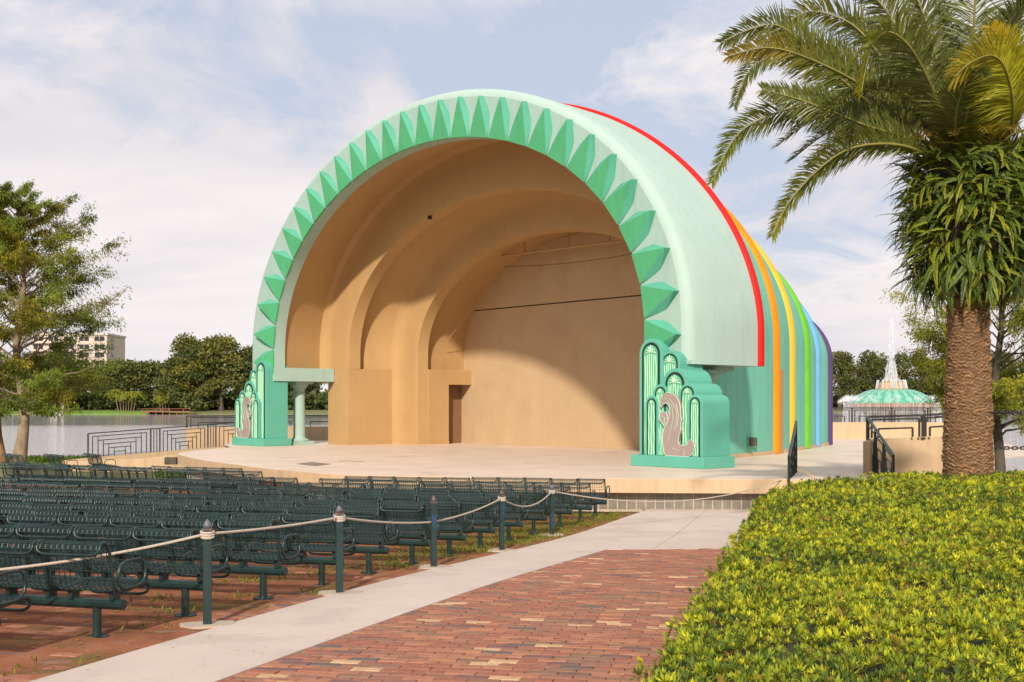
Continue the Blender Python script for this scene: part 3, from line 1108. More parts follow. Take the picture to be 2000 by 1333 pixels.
    for s in (-1, 1):
        for r0, r1 in zip(plinth[:-1], plinth[1:]):
            mb.add([(s * r0[1], r0[0], 0), (s * r1[1], r1[0], 0), (s * r1[1], r1[0], 0.135), (s * r0[1], r0[0], 0.135),
                    (s * (r0[1] - .2), r0[0], 0.135), (s * (r1[1] - .2), r1[0], 0.135)], [(0, 1, 2, 3), (3, 2, 5, 4)])
    mb.build('plinth', M['tan2'], sh)
    # rainbow bands
    bands = [('red', 3.44, 12.58, 9.10, SPR, 0.30, 0.13, 2.99), ('orange', 9.5, 8.60, 7.36, SPR, 0.42, 0.17, 0.02), ('yellow', 12.0, 7.53, 6.27, SPR, 0.42, 0.17, 0.02),
             ('green', 14.5, 6.53, 5.07, 4.0, 0.42, 0.17, 0.02), ('blue', 17.0, 5.38, 4.15, 3.75, 0.42, 0.17, 0.02), ('purple', 19.0, 4.66, 2.85, 3.72, 0.42, 0.17, 0.02)]
    for nm, b, A, h, sp, wd, pr, zb in bands:
        rr = []
        for k in range(9):
            t = math.pi * k / 8
            rr.append((b - wd / 2 * math.cos(t), A - 0.03 + (pr + 0.03) * math.sin(t) ** 0.7, h - 0.03 + (pr + 0.03) * math.sin(t) ** 0.7, sp, zb) + ((1.85, dx) if nm == 'red' else ()))
        mb = loft(rr, 96)
        kk = len(outline(1, 1, 1, 0, 96))
        mb.f.append(tuple(i * kk for i in range(9)))
        mb.f.append(tuple(i * kk + kk - 1 for i in range(8, -1, -1)))
        mb.m += [0, 0]
        o = mb.build('rainbow_band', M['band_' + nm], sh)
        auto_smooth(o, 60)
        o['label'] = nm + ' painted rib band over the shell roof'
    # door and vent on the flank
    mb = MB()
    wl = lambda b: 8.60 + (7.53 - 8.60) * (b - 9.5) / 2.5
    a1, a2 = wl(9.78), wl(10.3)
    mb.add([(a1 + 0.16, 9.78, 0.0), (a2 + 0.16, 10.3, 0.0), (a2 + 0.16, 10.3, 3.1), (a1 + 0.16, 9.78, 3.1),
            (a1 - 0.2, 9.78, 0.0), (a2 - 0.2, 10.3, 0.0), (a2 - 0.2, 10.3, 3.1), (a1 - 0.2, 9.78, 3.1)],
           [(0, 1, 2, 3), (4, 5, 6, 7), (0, 3, 7, 4), (1, 2, 6, 5), (3, 2, 6, 7)])
    mb.build('side_door', M['tan'], sh)
    mb = MB()
    ax = 9.45 + (8.60 - 9.45) * (7.0 - 6.5) / 3 + 0.12
    vent = MB().box(ax - 0.2, ax + 0.02, 6.75, 7.30, 0.33, 0.70).build('vent', M['teal'], sh)
    for k in range(5):
        MB().box(ax + 0.02, ax + 0.045, 6.79 + 0.1 * k, 6.85 + 0.1 * k, 0.36, 0.67).build('slat', M['barkdark'], vent)
    # the two columns beneath the hood
    for s in (-1, 1):
        c = (s * 11.6, 1.8)
        col = MB().lathe([(0.29, 0.30), (0.275, 0.36), (0.262, 0.45), (0.258, 1.3), (0.235, 2.28)], 28, c).build('column', M['mint'], sh)
        auto_smooth(col, 30)
        b_ = MB().box(c[0] - 0.47, c[0] + 0.47, c[1] - 0.47, c[1] + 0.47, 0, 0.17)
        b_.lathe([(0.42, 0.17), (0.44, 0.20), (0.42, 0.245), (0.33, 0.27), (0.30, 0.31)], 28, c)
        auto_smooth(b_.build('column_base', M['mint'], col), 30)
        k_ = MB().lathe([(0.235, 2.27), (0.265, 2.29), (0.265, 2.33), (0.24, 2.35), (0.24, 2.46), (0.28, 2.50), (0.28, 2.54), (0.34, 2.60), (0.39, 2.69), (0.39, 2.73)], 28, c)
        k_.box(c[0] - 0.43, c[0] + 0.43, c[1] - 0.43, c[1] + 0.43, 2.73, 2.84)
        auto_smooth(k_.build('capital', M['mint'], col), 30)
    return sh


build_shell()


def arch_poly(cx, r, ztop, z0, n=14):
    p = [(cx - r, z0)]
    p += [(cx - r * math.cos(math.pi * k / n), ztop - r + r * math.sin(math.pi * k / n)) for k in range(n + 1)]
    p.append((cx + r, z0))
    return p


def build_pedestal(sx, label):
    """stepped fountain pylon; tall tower next to the stage opening. Local x runs outwards (times sx)"""
    o = W(sx * 12.05, -0.5, 0)
    t = thing('fountain_pylon', label, 'pylon', o, -TH, 'carved pylons flanking the stage')
    X = lambda x: sx * (x - 1.25)

    def fl(poly):
        return [(X(a), b) for a, b in poly]
    z0 = 0.33
    bevel(MB().box(-1.36, 1.36, -0.08, 1.36, 0, z0).build('plinth', M['pteal'], t), 0.02)
    towers = [('tall_tower', 0.47, 0.455, 3.74, 0.16), ('tower', 1.16, 0.37, 3.36, 0.20), ('tower', 1.42, 0.46, 2.85, 0.11),
              ('tower', 1.93, 0.315, 2.41, 0.06), ('tower', 2.24, 0.265, 2.09, 0.01)]
    relief = [('low_arch', 0.92, 0.28, 2.40, 0.06), ('low_arch', 0.63, 0.255, 2.07, 0.01)]
    for nm, cx, r, zt, yf in towers:
        bevel(MB().prism(fl(arch_poly(cx, r, zt, z0)), yf, 1.27 - 0.01 * zt).build(nm, M['pteal'], t), 0.012)
    for nm, cx, r, zt, yf in relief:
        bevel(MB().prism(fl(arch_poly(cx, r, zt, z0)), yf, 0.40).build(nm, M['pteal'], t), 0.012)
    rl = random.Random(3)
    for nm, cx, r, zt, yf in towers + relief:
        inset = 0.105 if r > 0.4 else 0.075
        dk = 0.085 if r > 0.4 else 0.055
        r1 = r - inset
        r2 = r1 - dk
        zt1 = zt - inset
        zt2 = zt1 - dk
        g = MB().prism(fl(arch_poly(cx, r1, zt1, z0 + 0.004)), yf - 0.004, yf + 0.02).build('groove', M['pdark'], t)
        pn = MB().prism(fl(arch_poly(cx, r2, zt2, z0 + 0.006)), yf - 0.013, yf + 0.01).build('water_panel', M['ppanel'], t)
        mb = MB()
        nl = 6 if r2 > 0.22 else (4 if r2 > 0.13 else 3)
        ztop = zt2 - r2 * 0.9
        for k in range(nl):
            xx = cx + (k - (nl - 1) / 2) * (2 * r2 * 0.78 / max(1, nl - 1))
            ph = rl.uniform(0, 6)
            zk = ztop - abs(k - (nl - 1) / 2) * 0.03
            n_ = 18
            mb.tube([(X(xx + 0.011 * math.sin(ph + j * 0.9)), yf - 0.018, z0 + 0.02 + (zk - z0 - 0.02) * j / n_) for j in range(n_ + 1)],
                    0.34 * r2 / nl + 0.003, 4)
        # splash palm at the top of the jet
        for k in range(7):
            an = math.pi * (k + 0.5) / 7
            pts = [(X(cx + r2 * 0.82 * q * math.cos(an)), yf - 0.019, ztop + 0.02 + r2 * 0.85 * (q * math.sin(an) * 1.0 - 0.35 * q * q * abs(math.cos(an)))) for q in (0, 0.35, 0.7, 1.0)]
            mb.tube(pts, [0.022 * (r2 / 0.25) * w_ for w_ in (0.6, 1, 1, 0.5)], 4)
        mb.build('water_line', M['pline'], pn)
    # mauve plume
    zs = lambda Y: z0 + (1170 - Y) / 322.0
    xs_ = lambda Xp: (Xp - 30) / 250.0
    body = [(330, 1168), (312, 1120), (300, 1040), (305, 965), (325, 900), (350, 850), (368, 790), (372, 740), (362, 700), (338, 680), (312, 690), (292, 722), (278, 700),
            (280, 655), (300, 610), (340, 582), (385, 590), (430, 620), (458, 665), (470, 720), (472, 800), (480, 835), (470, 890), (474, 930), (455, 985), (448, 1030),
            (462, 1066), (505, 1076), (530, 1060), (540, 1030), (565, 1012), (590, 1035), (600, 1085), (582, 1140), (545, 1170)]
    curl = [(322, 900), (300, 868), (276, 832), (278, 788), (304, 760), (336, 765), (354, 800), (352, 850), (340, 880)]
    yb = -0.045
    mk = lambda pts: [(X(xs_(a)), zs(b)) for a, b in pts]
    pl = MB().prism(mk(body), yb, 0.05).build('plume', M['swan'], t)
    MB().prism(mk(curl), yb - 0.006, 0.05).build('plume_curl', M['swan'], pl)
    ol = MB()
    for pts in (body, curl):
        q = mk(pts)
        ol.tube([(a, yb - 0.004, b) for a, b in q], 0.011, 4, closed=True)
    for pts in ([(350, 660), (395, 720), (405, 820), (380, 930), (360, 1030)], [(320, 640), (380, 650), (432, 740), (440, 830), (415, 930)],
                [(430, 690), (455, 790), (440, 900)], [(400, 1095), (440, 1120), (500, 1105), (505, 1160)], [(300, 800), (325, 810), (318, 880)]):
        ol.tube([(X(xs_(a)), yb - 0.008, zs(b)) for a, b in pts], 0.0075, 4)
    ol.build('plume_outline', M['pline'], pl)
    return t


build_pedestal(1, 'teal stepped fountain pylon right of the stage, before the rainbow bands')
build_pedestal(-1, 'teal stepped fountain pylon left of the stage, by the lakeside railing')

# ------------------------------------------------------------------ stage, walls, ramps


def build_stage():
    st = thing('stage', 'low tan concrete stage with a curved front edge', 'stage', (0, 0, 0))
    front = [(-12.4, 46.6), (-12.55, 44.8), (-12.2, 43.0), (-11.45, 41.2), (-10.2, 38.6), (-8.9, 36.4), (-7.2, 33.7), (-5.9, 32.0), (-4.6, 30.55), (-3.0, 29.8), (-1.2, 29.3),
             (0.6, 28.97), (2.3, 28.75), (4.5, 28.55), (7.0, 28.35)]
    fr = []
    for i in range(len(front) - 1):
        for k in range(4):
            t = k / 4
            p0, p1, p2, p3 = [np.array(front[min(max(i + q, 0), len(front) - 1)]) for q in (-1, 0, 1, 2)]
            fr.append(tuple(0.5 * (2 * p1 + (p2 - p0) * t + (2 * p0 - 5 * p1 + 4 * p2 - p3) * t * t + (3 * p1 - p0 - 3 * p2 + p3) * t ** 3)))
    fr.append(front[-1])
    rest = [(9.28, 28.3), (9.28, 31.2), (20, 44), (25, 62.5), (-15, 62.5), (-13.2, 54), (-11.9, 50)]
    mb = MB()
    poly = fr + rest
    mb.prism(poly, -0.05, 0.0, 'z')
    mb.build('deck', M['deck'], st)
    # fascia: a thin band flush with the deck edge
    mb = MB()
    n = len(fr)

    def inset(d):
        out = []
        for i in range(n):
            a = np.array(fr[max(i - 1, 0)])
            b = np.array(fr[min(i + 1, n - 1)])
            tt = (b - a) / np.linalg.norm(b - a)
            out.append(tuple(np.array(fr[i]) + d * np.array((-tt[1], tt[0]))))
        return out
    o_, i_ = inset(-0.012), inset(0.35)
    vs_ = [(x, y, -0.006) for x, y in o_] + [(x, y, -0.345) for x, y in o_] + [(x, y, -0.345) for x, y in i_] + [(x, y, -0.006) for x, y in i_]
    fs = []
    for i in range(n - 1):
        for q in range(4):
            fs.append((q * n + i, q * n + i + 1, ((q + 1) % 4) * n + i + 1, ((q + 1) % 4) * n + i))
    fs += [(0, n, 2 * n, 3 * n), (n - 1, 2 * n - 1, 3 * n - 1, 4 * n - 1)]
    mb.add(vs_, fs)
    auto_smooth(mb.build('fascia', M['fascia'], st), 40)
    # riser wall and its tiles
    w_ = inset(0.30)
    wall = MB()
    vs_ = [(x, y, -0.34) for x, y in w_] + [(x, y, -1.3) for x, y in w_] + [(x + 0.1, y + 0.3, -1.3) for x, y in w_] + [(x + 0.1, y + 0.3, -0.34) for x, y in w_]
    fs = []
    for i in range(n - 1):
        for q in range(4):
            fs.append((q * n + i, q * n + i + 1, ((q + 1) % 4) * n + i + 1, ((q + 1) % 4) * n + i))
    wall.add(vs_, fs)
    riser = wall.build('riser_wall', M['grout'], st)
    # tiles along the riser, from the right end
    pts = [np.array(p) for p in w_][::-1]
    seg = [np.linalg.norm(b - a) for a, b in zip(pts[:-1], pts[1:])]
    cum = np.r_[0, np.cumsum(seg)]
    tw, gp = 0.232, 0.020
    me = []
    for (za, zb) in ((-0.475, -0.35), (-0.76, -0.489)):
        m_ = bevel_box_mesh(tw - gp, 0.012, zb - za)
        me.append((m_, (za + zb) / 2))
    k = 0
    s = 0.15
    while s < cum[-1] - 0.3 and k < 52:
        p = np.array([np.interp(s, cum, [q[0] for q in pts]), np.interp(s, cum, [q[1] for q in pts])])
        p2 = np.array([np.interp(s + 0.05, cum, [q[0] for q in pts]), np.interp(s + 0.05, cum, [q[1] for q in pts])])
        d = (p2 - p)
        rz = math.atan2(d[1], d[0])
        for m_, zc in me:
            o = bpy.data.objects.new('tile', m_)
            COL.objects.link(o)
            o.parent = riser
            o.location = (p[0], p[1] - 0.004, zc)
            o.rotation_euler = (0, 0, rz)
        s += tw
        k += 1
    # trap door and small floor plates
    q = [W(3.25, -7.45), W(2.57, -6.48), W(4.08, -6.71), W(4.75, -7.7)]
    MB().add([(p.x, p.y, 0.006) for p in q], [(0, 1, 2, 3)]).build('trap_door', M['hatch'], st)
    for (x, y) in ((700, 902.3), (674, 901.2)):
        d_ = EYE * 2300 / (y - 791)
        px = (x - 1000) / 2300 * d_
        MB().box(px - 0.2, px + 0.2, d_ - 0.12, d_ + 0.12, 0.0, 0.005).build('floor_plate', M['hatch'], st)
    # steps hidden behind the hedge
    for k in range(4):
        MB().box(7.05, 9.22, 28.28 - 0.34 * (k + 1), 28.28 - 0.34 * k - 0.004, -1.3, -0.16 * (k + 1)).build('step', M['fascia'], st)
    return st


def bevel_box_mesh(w, d, h):
    b = 0.004
    x, z = w / 2, h / 2
    V = [(-x, 0, -z), (x, 0, -z), (x, 0, z), (-x, 0, z), (-x + b, -d, -z + b), (x - b, -d, -z + b), (x - b, -d, z - b), (-x + b, -d, z - b)]
    # works for either winding of the wall: give the tile both faces
    V += [(a, -y, c) for a, y, c in V[4:]]
    Fc = [(4, 5, 6, 7), (0, 1, 5, 4), (1, 2, 6, 5), (2, 3, 7, 6), (3, 0, 4, 7), (8, 11, 10, 9), (0, 8, 9, 1), (1, 9, 10, 2), (2, 10, 11, 3), (3, 11, 8, 0)]
    return MB().add(V, Fc).mesh('tile', M['tile'], fix=False)


build_stage()


def nested_panel(mb, p, q, z0p, z0q, h, levels, w=0.03, half=False):
    """art deco railing panel of nested frames between ground points p and q"""
    p, q = Vector(p), Vector(q)

    def pt(t, k):
        b = p.lerp(q, t)
        return Vector((b.x, b.y, (z0p + (z0q - z0p) * t) + h * k))
    for l in range(levels):
        st_ = 0.085 if levels > 3 else 0.12
        t0, t1 = 0.07 + st_ * l, 0.93 - st_ * l
        k = 0.86 - l * 0.86 / levels
        mb.bar(pt(t0, 0), pt(t0, k), w, w)
        mb.bar(pt(t1, 0), pt(t1, k), w, w)
        mb.bar(pt(t0, k), pt(t1, k), w, w)
        if l > 0 and levels > 3:
            mb.bar(pt(t0, 0.86 - (l - 1) * 0.86 / levels), pt(t0, k), w * 0.8, w * 0.8)
            mb.bar(pt(t1, 0.86 - (l - 1) * 0.86 / levels), pt(t1, k), w * 0.8, w * 0.8)


def railing(label, stations, h, levels, w=0.035, mat_='iron', cat='railing', name='railing'):
    """stations: (x, y, z) foot points of the posts"""
    t = thing(name, label, cat, stations[0])
    o = Vector(stations[0])
    S = [Vector(s) - o for s in stations]
    for s in S:
        MB().bar(s, s + Vector((0, 0, h)), w * 1.3, w * 1.3).build('post', M[mat_], t)
    for a, b in zip(S[:-1], S[1:]):
        MB().bar(a + Vector((0, 0, h)), b + Vector((0, 0, h)), w * 1.3, w).build('top_rail', M[mat_], t)
        mb = MB()
        if (b - a).length > 0.9:
            nested_panel(mb, a, b, a.z, b.z, h, levels, w * 0.8)
        else:
            for q in (0.34, 0.67):
                m_ = a.lerp(b, q)
                mb.bar(m_, m_ + Vector((0, 0, h)), w * 0.8, w * 0.8)
        mb.build('panel_bars', M[mat_], t)
    return t


def wall_prism(name, label, cat, pts, thick, mats, nrm):
    """wall from a list of (x,y,zbottom,ztop); thickness along nrm"""
    n = len(pts)
    nx, ny = nrm
    V = []
    for (x, y, zb, zt) in pts:
        V += [(x, y, zb), (x, y, zt), (x + nx * thick, y + ny * thick, zt), (x + nx * thick, y + ny * thick, zb)]
    Fc = []
    for i in range(n - 1):
        for q in range(4):
            Fc.append((4 * i + q, 4 * i + (q + 1) % 4, 4 * (i + 1) + (q + 1) % 4, 4 * (i + 1) + q))
    Fc += [(0, 1, 2, 3), (4 * n - 4, 4 * n - 3, 4 * n - 2, 4 * n - 1)]
    o = MB().add(V, Fc).build(name, mats)
    bevel(o, 0.012)
    return tag(o, label, cat)


def build_rails():
    # left ramp climbing to the stage
    xa, ya = at(172, 895, 51).x, 51.0
    xb, yb = at(466, 872, 54.6).x, 54.6
    za, zb = -0.50, -0.06
    st = []
    for t in (0.0, 0.40, 0.46, 0.785, 0.84, 1.20):
        st.append((xa + (xb - xa) * t, ya + (yb - ya) * t, za + (zb - za) * t))
    railing('dark art deco railing along the ramp left of the stage', st, 1.05, 5, 0.042)
    mb = MB()
    v = []
    for t in (-0.15, 1.05):
        x, y, z = xa + (xb - xa) * t, ya + (yb - ya) * t, za + (zb - za) * t
        v += [(x, y - 0.25, -1.4), (x, y - 0.25, z - 0.02), (x, y + 2.2, z - 0.02), (x, y + 2.2, -1.4)]
    mb.add(v, [(0, 1, 2, 3), (4, 5, 6, 7), (0, 1, 5, 4), (1, 2, 6, 5), (2, 3, 7, 6)])
    rp = tag(mb.build('ramp', M['tan2']), 'tan concrete ramp rising to the left side of the stage', 'ramp')
    # low apron wall with dark vents at its foot
    for px0, px1, py0, py1, Y in ((321, 344, 894, 908, 45.5), (352, 368, 884, 889, 47.3)):
        a, b = at(px0, py1, Y), at(px1, py0, Y)
        o = MB().box(a.x, b.x, Y, Y + 0.3, a.z, b.z).build('vent_box', M['barkdark'])
        tag(o, 'wide dark vent box low beside the ramp' if px0 < 330 else 'small dark vent slot under the stage edge by the ramp', 'vent', 'dark vents beside the ramp')
    wall_prism('apron_wall', 'low tan wall curving from the ramp to the stage edge', 'wall',
               [(-19, 50.2, -1.4, -0.62), (-15.2, 48.6, -1.4, -0.42), (-12.9, 46.9, -1.4, -0.12), (-12.3, 45.6, -1.4, -0.05)], 0.3, M['tan2'], (0.3, 0.95))
    # lake-side parapets with railing
    zt = 0.70
    wall_prism('parapet_wall', 'low tan parapet behind the left stage column', 'wall',
               [(-15.5, 56.0, -1.5, zt), (-11.5, 58.5, -1.5, zt), (-8.3, 60.5, -1.5, zt), (-4, 61.5, -1.5, zt)], 0.25, M['tan2'], (-0.4, 0.9))
    railing('black railing of nested frames on the parapet behind the left column',
            [(-15.5, 56.1, zt), (-13.0, 57.67, zt), (-10.6, 59.17, zt), (-8.4, 60.55, zt), (-6.2, 61.1, zt)], 0.56, 2, 0.05)
    wall_prism('parapet_wall', 'low tan parapet behind the purple band facing the lake', 'wall',
               [(13.0, 61.8, -1.5, 0.88), (25.6, 61.8, -1.5, 0.88)], 0.25, M['tan2'], (0, 1))
    railing('black railing on the right parapet below the fountain dome',
            [(at(1586, 800, 61.9).x, 61.9, 0.88), (at(1664, 800, 61.9).x, 61.9, 0.88), (at(1742, 800, 61.9).x, 61.9, 0.88), (at(1812, 800, 61.9).x, 61.9, 0.88),
             (at(1890, 800, 61.9).x, 61.9, 0.88)], 0.75, 2, 0.055)
    # ramp wall right of the stairs with its end pier
    wx0 = at(1697, 858, 33).x
    wall_prism('ramp_wall', 'smooth tan ramp wall between stair rail and palm trunk', 'wall',
               [(wx0, 33.0, -1.3, 0.83), (wx0 + 1.2, 32.9, -1.3, 0.88), (wx0 + 2.6, 32.8, -1.3, 0.93)], 0.22, M['tan2'], (0.05, 1))
    wall_prism('wall_pier', 'narrow tan end pier beside the stage steps', 'wall', [(9.30, 31.2, -1.3, 0.83), (9.98, 32.98, -1.3, 0.83)], 0.2, M['tan2'], (1, 0.0))
    p0, p1, p2 = at(1693, 857, 32.9), at(1803, 853, 32.75), at(1872, 849, 32.7)
    railing('black railing of nested frames on the tan ramp wall', [(p0.x + .03, p0.y, 0.86), (p1.x, p1.y, 0.91), (p2.x, p2.y, 0.97)], 0.60, 2, 0.06)
    # stair rails
    for k, (xt, yt, xb_, yb_, lab) in enumerate(((9.86, 32.7, 9.36, 28.9, 'dark stair rail slanting down in front of the tan ramp wall'),
                                                 (7.53, 31.2, 6.63, 28.2, 'dark stair rail seen edge-on at the stage corner'))):
        t = thing('stair_rail', lab, 'railing', (xt, yt, 0), 0, 'stair rails of the stage steps')
        d = Vector((xb_ - xt, yb_ - yt, 0))
        ztop, zend = (1.47, 0.55) if k == 0 else (1.36, 0.55)
        zl0, zl1 = (0.02, -0.10)
        mb = MB()
        top = lambda q: ztop + (zend - ztop) * q
        bot = lambda q: zl0 + (zl1 - zl0) * q
        MB().bar((0, 0, ztop), (d.x, d.y, zend), 0.06, 0.05).build('top_rail', M['green_iron'], t)
        for q in (0.0, 0.34, 0.67, 1.0):
            MB().bar((d.x * q, d.y * q, bot(q) - 0.1), (d.x * q, d.y * q, top(q)), 0.05, 0.05).build('post', M['green_iron'], t)
        for q0, q1 in ((0.04, 0.30), (0.38, 0.63), (0.71, 0.96)):
            for l in range(3):
                a, b = q0 + 0.03 * l, q1 - 0.03 * l
                kz = lambda q, l=l: bot(q) + (top(q) - bot(q)) * (0.86 - 0.25 * l)
                mb.bar((d.x * a, d.y * a, kz(a)), (d.x * b, d.y * b, kz(b)), 0.03, 0.03)
                mb.bar((d.x * a, d.y * a, bot(a)), (d.x * a, d.y * a, kz(a)), 0.03, 0.03)
                mb.bar((d.x * b, d.y * b, bot(b)), (d.x * b, d.y * b, kz(b)), 0.03, 0.03)
        mb.build('panel_bars', M['green_iron'], t)
    # chain fence to the right of the palm
    t = thing('chain_fence', 'two heavy black chains strung beside the palm before the lake', 'chain fence', (0, 24, 0))
    for py, r_ in ((806, 0.036), (875, 0.025)):
        a, b = at(1850, py, 24), at(2090, py + 1, 24)
        n = int((b.x - a.x) / (0.082))
        mb = MB()
        for i in range(n):
            c = a.lerp(b, (i + 0.5) / n)
            pts = []
            L_ = 0.072
            for j in range(8):
                an = 2 * math.pi * j / 8
                dx, dz = L_ * math.cos(an), r_ * 1.3 * math.sin(an)
                pts.append((c.x + dx, (dz if i % 2 else 0), c.z + (0 if i % 2 else dz)))
            mb.tube(pts, 0.016 if r_ > 0.03 else 0.012, 5, closed=True)
        mb.build('chain', M['iron'], t)
    for px in (1876, 2075):
        c = at(px, 800, 24)
        MB().lathe([(0.05, -1.2), (0.05, 1.75), (0.065, 1.77), (0.0, 1.82)], 10, (c.x, 0)).build('post', M['iron'], t)


build_rails()

# ------------------------------------------------------------------ benches


def seat_profile():
    P = [(0.315, 0.375), (0.325, 0.405), (0.31, 0.432), (0.27, 0.445), (0.16, 0.432), (0.02, 0.418), (-0.10, 0.415), (-0.165, 0.430), (-0.205, 0.470),
         (-0.225, 0.54), (-0.25, 0.66), (-0.275, 0.765), (-0.300, 0.82), (-0.335, 0.852), (-0.378, 0.855), (-0.410, 0.832), (-0.420, 0.800)]
    return P


def bench_meshes():
    P = seat_profile()
    hw = 0.295
    fr = MB()
    L = [(-hw, y, z) for y, z in P]
    Rr = [(hw, y, z) for y, z in P]
    # rounded far corners at the curl: pull the last points inwards
    e = P[-1]
    corner = [(-hw + 0.012, e[0] - 0.004, e[1] - 0.022), (-hw + 0.045, e[0] - 0.002, e[1] - 0.040), (-hw + 0.09, e[0], e[1] - 0.046)]
    f0 = P[0]
    cf = [(hw - 0.09, f0[0] - 0.008, f0[1] - 0.04), (hw - 0.045, f0[0] - 0.006, f0[1] - 0.034), (hw - 0.012, f0[0] - 0.003, f0[1] - 0.018)]
    loop = L + corner + [(-a, b, c) for a, b, c in reversed(corner)] + list(reversed(Rr)) + list(reversed(cf)) + [(-a, b, c) for a, b, c in cf]
    fr.tube(loop, 0.0135, 6, closed=True)
    # brackets under the seat
    frame = fr.mesh('seat', M['bench'], smooth=True)
    wm = MB()
    dense = []
    for i in range(len(P) - 1):
        for k in range(2):
            t = k / 2
            dense.append((P[i][0] + (P[i + 1][0] - P[i][0]) * t, P[i][1] + (P[i + 1][1] - P[i][1]) * t))
    dense.append(P[-1])
    for k in range(11):
        x = -0.265 + 0.53 * k / 10
        wm.tube([(x, y, z) for y, z in P], 0.0046, 3, caps=False)
    for y, z in dense[2:]:
        wm.tube([(-hw, y, z), (hw, y, z)], 0.0042, 3, caps=False)
    wire = wm.mesh('wire_mesh', M['bench'])
    ar = MB()
    a0 = [(0, 0.20, 0.45), (0, 0.245, 0.49), (0, 0.255, 0.56), (0, 0.235, 0.63), (0, 0.17, 0.665), (0, 0.05, 0.668), (0, -0.06, 0.665), (0, -0.125, 0.635), (0, -0.155, 0.57),
          (0, -0.145, 0.49), (0, -0.10, 0.445), (0, -0.02, 0.435), (0, 0.12, 0.435)]
    ar.tube(a0, 0.014, 6, closed=True)
    arm = ar.mesh('armrest', M['bench'], smooth=True)
    lg = MB().lathe([(0.105, 0.0), (0.105, 0.022), (0.04, 0.026), (0.037, 0.06), (0.037, 0.30)], 12)
    leg = lg.mesh('leg', M['bench'])
    return frame, wire, arm, leg


SEAT_ME, WIRE_ME, ARM_ME, LEG_ME = bench_meshes()
PITCH = 0.625
beam_cache = {}
ORD = ['first', 'second', 'third', 'fourth', 'fifth', 'sixth', 'seventh', 'eighth', 'ninth', 'tenth', 'eleventh', 'twelfth', 'thirteenth',
       'fourteenth', 'fifteenth', 'sixteenth', 'seventeenth', 'eighteenth']


def bench(c, ang, n, label, arms, zg=None):
    """c: middle of the bench on the ground; ang: rotation of the local x axis"""
    c = (c[0] + rnd.gauss(0, 0.02), c[1] + rnd.gauss(0, 0.035))
    t = thing('mesh_bench', label, 'bench', (c[0], c[1], (float(G(c[1])) if zg is None else zg) + rnd.gauss(0, 0.012)), ang + rnd.gauss(0, 0.008), 'dark green wire mesh benches before the stage')
    if n not in beam_cache:
        L_ = n * PITCH / 2
        beam_cache[n] = MB().tube([(-L_ + 0.02, -0.05, 0.30), (L_ - 0.02, -0.05, 0.30)], 0.047, 10)
        for k in range(n):
            for sx in (-0.2, 0.2):
                xx = (k - (n - 1) / 2) * PITCH + sx
                beam_cache[n].box(xx - 0.02, xx + 0.02, -0.10, 0.01, 0.335, 0.418)
        beam_cache[n] = beam_cache[n].mesh('beam', M['bench'])
    put('beam', beam_cache[n], t)
    for s in ((-1, 1) if n > 2 else (0,)):
        put('leg', LEG_ME, t, (s * (n * PITCH / 2 - 0.28), -0.05, 0))
    for k in range(n):
        o = put('seat', SEAT_ME, t, ((k - (n - 1) / 2) * PITCH, 0, 0))
        o.rotation_euler = (rnd.gauss(0, 0.012), 0, rnd.gauss(0, 0.010))
        put('wire_mesh', WIRE_ME, o)
    for s in (-1, 1):
        if s in arms:
            put('armrest', ARM_ME, t, (s * (n * PITCH / 2 - 0.005), 0, 0))
    return t


